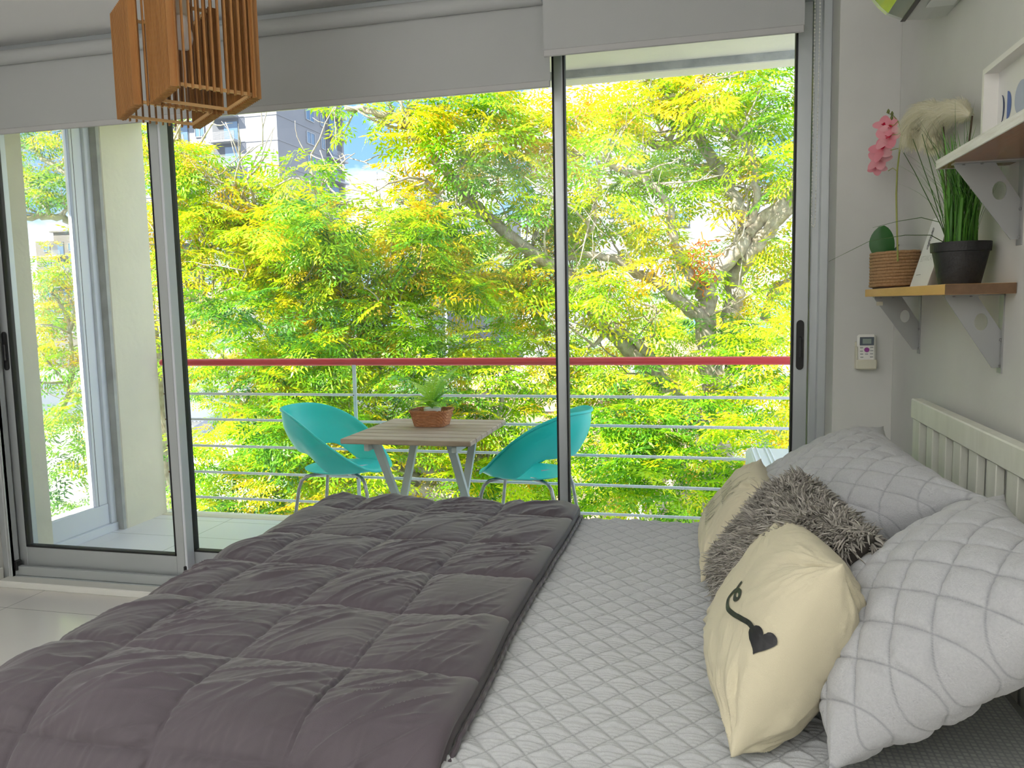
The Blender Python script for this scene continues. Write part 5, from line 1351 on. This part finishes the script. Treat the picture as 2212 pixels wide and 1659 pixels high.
foliage(T1, C1[:, :3], np.clip(C1[:, 3]+.08+r1.randn(len(C1))*.14, 0, 1), r1, 7)
k = (C1[:, 3]+r1.randn(len(C1))*.18) > .60
berries(T1, C1[k][:, :3], r1, 30, .0095)
m = MB(); 
for _ in range(34):
    p = at(r1.uniform(1490, 1545), r1.uniform(520, 625), Y=8.3); q = [np.array(p)]
    d = r1.randn(3)
    for kk in range(6): d = d+r1.randn(3)*.9; d /= np.linalg.norm(d); q.append(q[-1]+d*.04)
    m.tube([tuple(a_) for a_ in q], .006, 5, var=r1.uniform(.1, .9))
build('dry_tangle', m, ORN, T1)

# ---- second tree, centre and left
r1 = np.random.RandomState(202)
T2 = thing('tree', 'tree with thick bending limbs low behind the table, yellow fruit above', 'tree', (-.9, 7.2, -9), 'leafy trees beyond the balcony')
m = MB(); tw = MB(); tips = []; limbQ = []
b0 = at(1010, 1110, Y=6.9)
m.tube([(-.2, 7.6, -9), (-.3, 7.4, -4), tuple(b0)], [.24, .18, .10], 12)
L1([(1010, 1110), (958, 1068), (914, 1051), (881, 1024), (854, 1000), (800, 960), (740, 900), (690, 840), (640, 780)], 6.9, 7.4, .095, .03, 22)
L1([(845, 975), (870, 990), (901, 1004), (935, 1024), (968, 1029), (1001, 1024), (1030, 1003), (1050, 960), (1075, 900), (1090, 850), (1100, 800)], 6.9, 7.6, .05, .018, 16)
L1([(900, 1060), (824, 1052), (780, 1042), (700, 1040), (647, 1046), (560, 1075)], 6.9, 6.6, .04, .018, 14)
L1([(970, 1075), (890, 1070), (800, 1090), (700, 1080), (620, 1100)], 7.1, 6.8, .035, .014, 8)
L1([(690, 840), (720, 790), (735, 700), (725, 640), (700, 560)], 7.3, 7.3, .025, .012, 12)
L1([(640, 780), (600, 720), (560, 640), (552, 555), (558, 496), (561, 469), (523, 420), (487, 382)], 7.4, 6.8, .034, .012, 18)
L1([(823, 870), (822, 800), (818, 740), (835, 690), (860, 640)], 7.3, 7.3, .022, .012, 10)
L1([(740, 900), (650, 860), (560, 850), (480, 860)], 7.2, 7.0, .022, .010, 10)
L1([(1160, 500), (1140, 560), (1150, 650), (1175, 700)], 8, 8, .02, .02, 4)
L1([(740, 655), (765, 652), (815, 645), (845, 640)], 7.4, 7.2, .012, .012, 5)
L1([(615, 700), (630, 660), (645, 640), (700, 635)], 7.2, 7.2, .012, .010, 6)
build('trunk', m, M_bark, T2, True, angle=180)
spec2 = [(620, 395, 6.6, .45, .4, .4), (685, 415, 6.4, .4, .4, .3), (640, 450, 6.2, .5, .4, .25), (560, 430, 6.6, .45, .4, .6), (740, 440, 6.8, .4, .4, .45), (700, 500, 6.6, .5, .4, .35), (780, 510, 7, .5, .4, .6),
 (560, 480, 6.8, .4, .5, .7), (620, 540, 6.8, .5, .5, .6), (700, 580, 7, .5, .5, .6), (790, 590, 7.2, .5, .5, .65), (880, 590, 7.4, .5, .5, .6), (960, 610, 7.6, .5, .5, .5), (1040, 640, 7.8, .5, .5, .55), (1130, 660, 8, .5, .5, .6),
 (560, 600, 7, .5, .5, .65), (640, 640, 7, .5, .5, .6), (730, 670, 7.2, .5, .5, .65), (820, 680, 7.2, .5, .5, .6), (910, 690, 7.2, .5, .5, .45), (1000, 700, 7.4, .5, .5, .5), (1090, 740, 7.6, .5, .4, .55), (1170, 760, 7.8, .4, .4, .6),
 (520, 660, 6.4, .45, .35, .15), (470, 640, 6.4, .4, .3, .15), (590, 680, 6.4, .5, .35, .15), (660, 700, 6.4, .5, .35, .18), (540, 740, 6.5, .4, .3, .3), (640, 750, 6.8, .5, .4, .45), (730, 760, 6.8, .5, .4, .4), (820, 770, 7, .5, .4, .5), (910, 770, 7, .5, .4, .35), (1000, 790, 7.2, .5, .4, .45),
 (660, 830, 6.6, .5, .4, .3), (740, 850, 6.6, .5, .4, .35), (830, 850, 6.8, .5, .4, .4), (920, 850, 6.8, .5, .4, .35), (1010, 850, 7.2, .5, .4, .5), (580, 820, 6.6, .4, .4, .45),
 (600, 900, 6.4, .5, .4, .3), (690, 920, 6.4, .5, .4, .3), (780, 930, 6.6, .5, .4, .4), (520, 950, 6.4, .5, .4, .55), (440, 960, 6.4, .4, .4, .45), (600, 990, 6.2, .5, .4, .4), (680, 1010, 6.4, .5, .4, .55), (480, 1030, 6.2, .5, .4, .35), (430, 1060, 6.2, .4, .4, .4), (560, 1070, 6.2, .5, .4, .45), (520, 1100, 6.2, .6, .3, .35), (660, 1090, 6.4, .5, .4, .7), (900, 960, 7.4, .5, .4, .6), (1000, 960, 7.6, .5, .4, .5), (950, 1020, 7.6, .5, .4, .65), (1100, 1010, 7.4, .5, .4, .45), (1180, 1000, 7.4, .5, .5, .4), (860, 1090, 7.2, .6, .4, .5), (1090, 1090, 7.2, .7, .4, .4), (1190, 1080, 7.2, .6, .4, .45), (760, 1040, 7.2, .5, .4, .65), (980, 900, 7.6, .35, .3, .4)]
spec2 = [(x, y+(45 if y < 460 else 0), Y, rx, rz, t) for (x, y, Y, rx, rz, t) in spec2]
C2 = blobs(spec2, r1, 22); C2 = np.concatenate([C2, np.concatenate([np.array(tips)[::3], np.full((len(tips[::3]), 1), .5)], 1)])
build('twigs', tw, M_bark, T2, True, angle=180)
C2 = open_sky(C2)
foliage(T2, C2[:, :3], np.clip(C2[:, 3]+.08+r1.randn(len(C2))*.14, 0, 1), r1, 7, (.28, .44))
k = (C2[:, 3]+r1.randn(len(C2))*.18) > .60; berries(T2, C2[k][:, :3], r1, 30, .0085)

# ---- third tree, far left, also seen through the side glass
r1 = np.random.RandomState(303)
T3 = thing('tree', 'yellowing tree at far left, seen past the pillar and through the side glass', 'tree', (-6.6, 7.4, -9), 'leafy trees beyond the balcony')
m = MB(); tw = MB(); tips = []
b0 = at(300, 560, Y=7.2)
m.tube([(b0.x+.3, 7.4, -9), (b0.x+.2, 7.3, -3), (b0.x, 7.2, b0.z)], [.22, .17, .10], 12)
L1([(300, 560), (345, 590), (390, 612), (433, 645), (480, 690)], 7.2, 6.8, .075, .045, 6)
L1([(345, 590), (370, 520), (401, 455), (398, 420), (387, 390), (374, 372), (340, 350)], 7.2, 6.9, .045, .022, 8)
L1([(387, 390), (400, 350), (392, 310), (384, 290)], 6.9, 6.8, .022, .012, 6)
L1([(440, 640), (436, 590), (441, 572), (474, 523), (490, 500)], 6.9, 6.8, .022, .012, 7)
L1([(410, 700), (442, 680), (460, 640), (500, 600)], 6.9, 6.8, .02, .012, 5)
L1([(300, 570), (220, 530), (155, 480), (110, 467), (58, 470), (0, 460)], 7.2, 6.6, .05, .026, 6)
L1([(108, 466), (80, 430), (40, 395), (0, 360)], 6.7, 6.6, .026, .015, 3)
L1([(200, 420), (130, 368), (58, 318), (10, 290)], 6.9, 6.6, .03, .018, 7)
L1([(120, 900), (150, 850), (155, 800), (150, 700), (100, 620)], 6.4, 6.4, .03, .014, 10)
build('trunk', m, M_bark, T3, True, angle=180)
spec3 = [(380, 290, 6.8, .35, .35, .85), (420, 300, 6.8, .28, .3, .8), (465, 370, 6.8, .3, .3, .7), (500, 400, 6.8, .3, .25, .8), (390, 380, 6.8, .2, .25, .3), (390, 470, 6.9, .35, .35, .75), (450, 480, 6.9, .4, .4, .7), (500, 440, 6.9, .3, .3, .8), (400, 540, 6.8, .4, .35, .7), (470, 570, 6.8, .4, .4, .65), (360, 450, 7, .3, .5, .75), (350, 560, 7, .3, .5, .8), (350, 700, 7, .3, .4, .75), (420, 700, 6.8, .35, .3, .6), (400, 760, 6.8, .3, .2, .5),
 (330, 300, 6.9, .3, .4, .3), (90, 320, 6.7, .35, .25, .4), (140, 310, 6.9, .4, .3, .65), (80, 390, 6.7, .3, .22, .35), (140, 400, 6.8, .3, .2, .4), (160, 440, 6.7, .2, .18, .3),
 (120, 600, 6.4, .25, .22, .5), (150, 640, 6.4, .25, .25, .75), (100, 650, 6.6, .25, .2, .4), (160, 780, 6.2, .25, .25, .45), (100, 780, 6.3, .25, .3, .5), (150, 860, 6.1, .3, .3, .35), (110, 900, 6.1, .3, .3, .4), (170, 940, 6.1, .3, .3, .35), (120, 1000, 6, .3, .3, .4), (180, 1020, 6, .3, .35, .5), (140, 1080, 6, .35, .3, .3), (200, 1100, 6, .3, .3, .4), (90, 720, 6.5, .2, .15, .4)]
spec3 = [(x, y+(60 if y < 410 and x > 410 else 0), Y, rx, rz, t) for (x, y, Y, rx, rz, t) in spec3]
C3 = blobs(spec3, r1, 34); C3 = np.concatenate([C3, np.concatenate([np.array(tips)[::4], np.full((len(tips[::4]), 1), .65)], 1)])
build('twigs', tw, M_bark, T3, True, angle=180)
C3 = open_sky(C3)
foliage(T3, C3[:, :3], np.clip(C3[:, 3]+r1.randn(len(C3))*.12, 0, 1), r1, 6, (.24, .38))
k = (C3[:, 3]+r1.randn(len(C3))*.15) > .55; berries(T3, C3[k][:, :3], r1, 26, .0085)

# ---- a green tree further back closes the lower gaps
r1 = np.random.RandomState(404)
T4 = thing('tree', 'background tree filling the gaps behind the nearer trees, lower down', 'tree', (-2.0, 12.5, -9))
m = MB(); tips = []; tw = MB()
m.tube([(-2.0, 12.5, -9), (-2.1, 12.4, -5), (-2.6, 12.3, -2), (-3.2, 12.2, 0)], [.28, .22, .15, .06], 10).tube([(-2.1, 12.4, -5), (-1.0, 12.3, -2.5), (.2, 12.2, -.4)], [.18, .12, .05], 9).tube([(-2.6, 12.3, -2), (-5, 12.4, -.8), (-6.5, 12.3, .2)], [.10, .07, .03], 8)
build('trunk', m, M_bark, T4, True, angle=180)
spec4 = [(x+r1.uniform(-30, 30), y+r1.uniform(-25, 25), 12.3+r1.uniform(-.8, .8), 1.1, .9, r1.uniform(.25, .75)) for y in range(560, 1120, 85) for x in range(420, 1720, 125) if not (1000 < x < 1230 and 780 < y < 960) and not (y < 640 and x > 1300)]
C4 = blobs(spec4, r1, 7); foliage(T4, C4[:, :3], np.clip(C4[:, 3]+r1.randn(len(C4))*.1, 0, 1), r1, 10, (.28, .42))
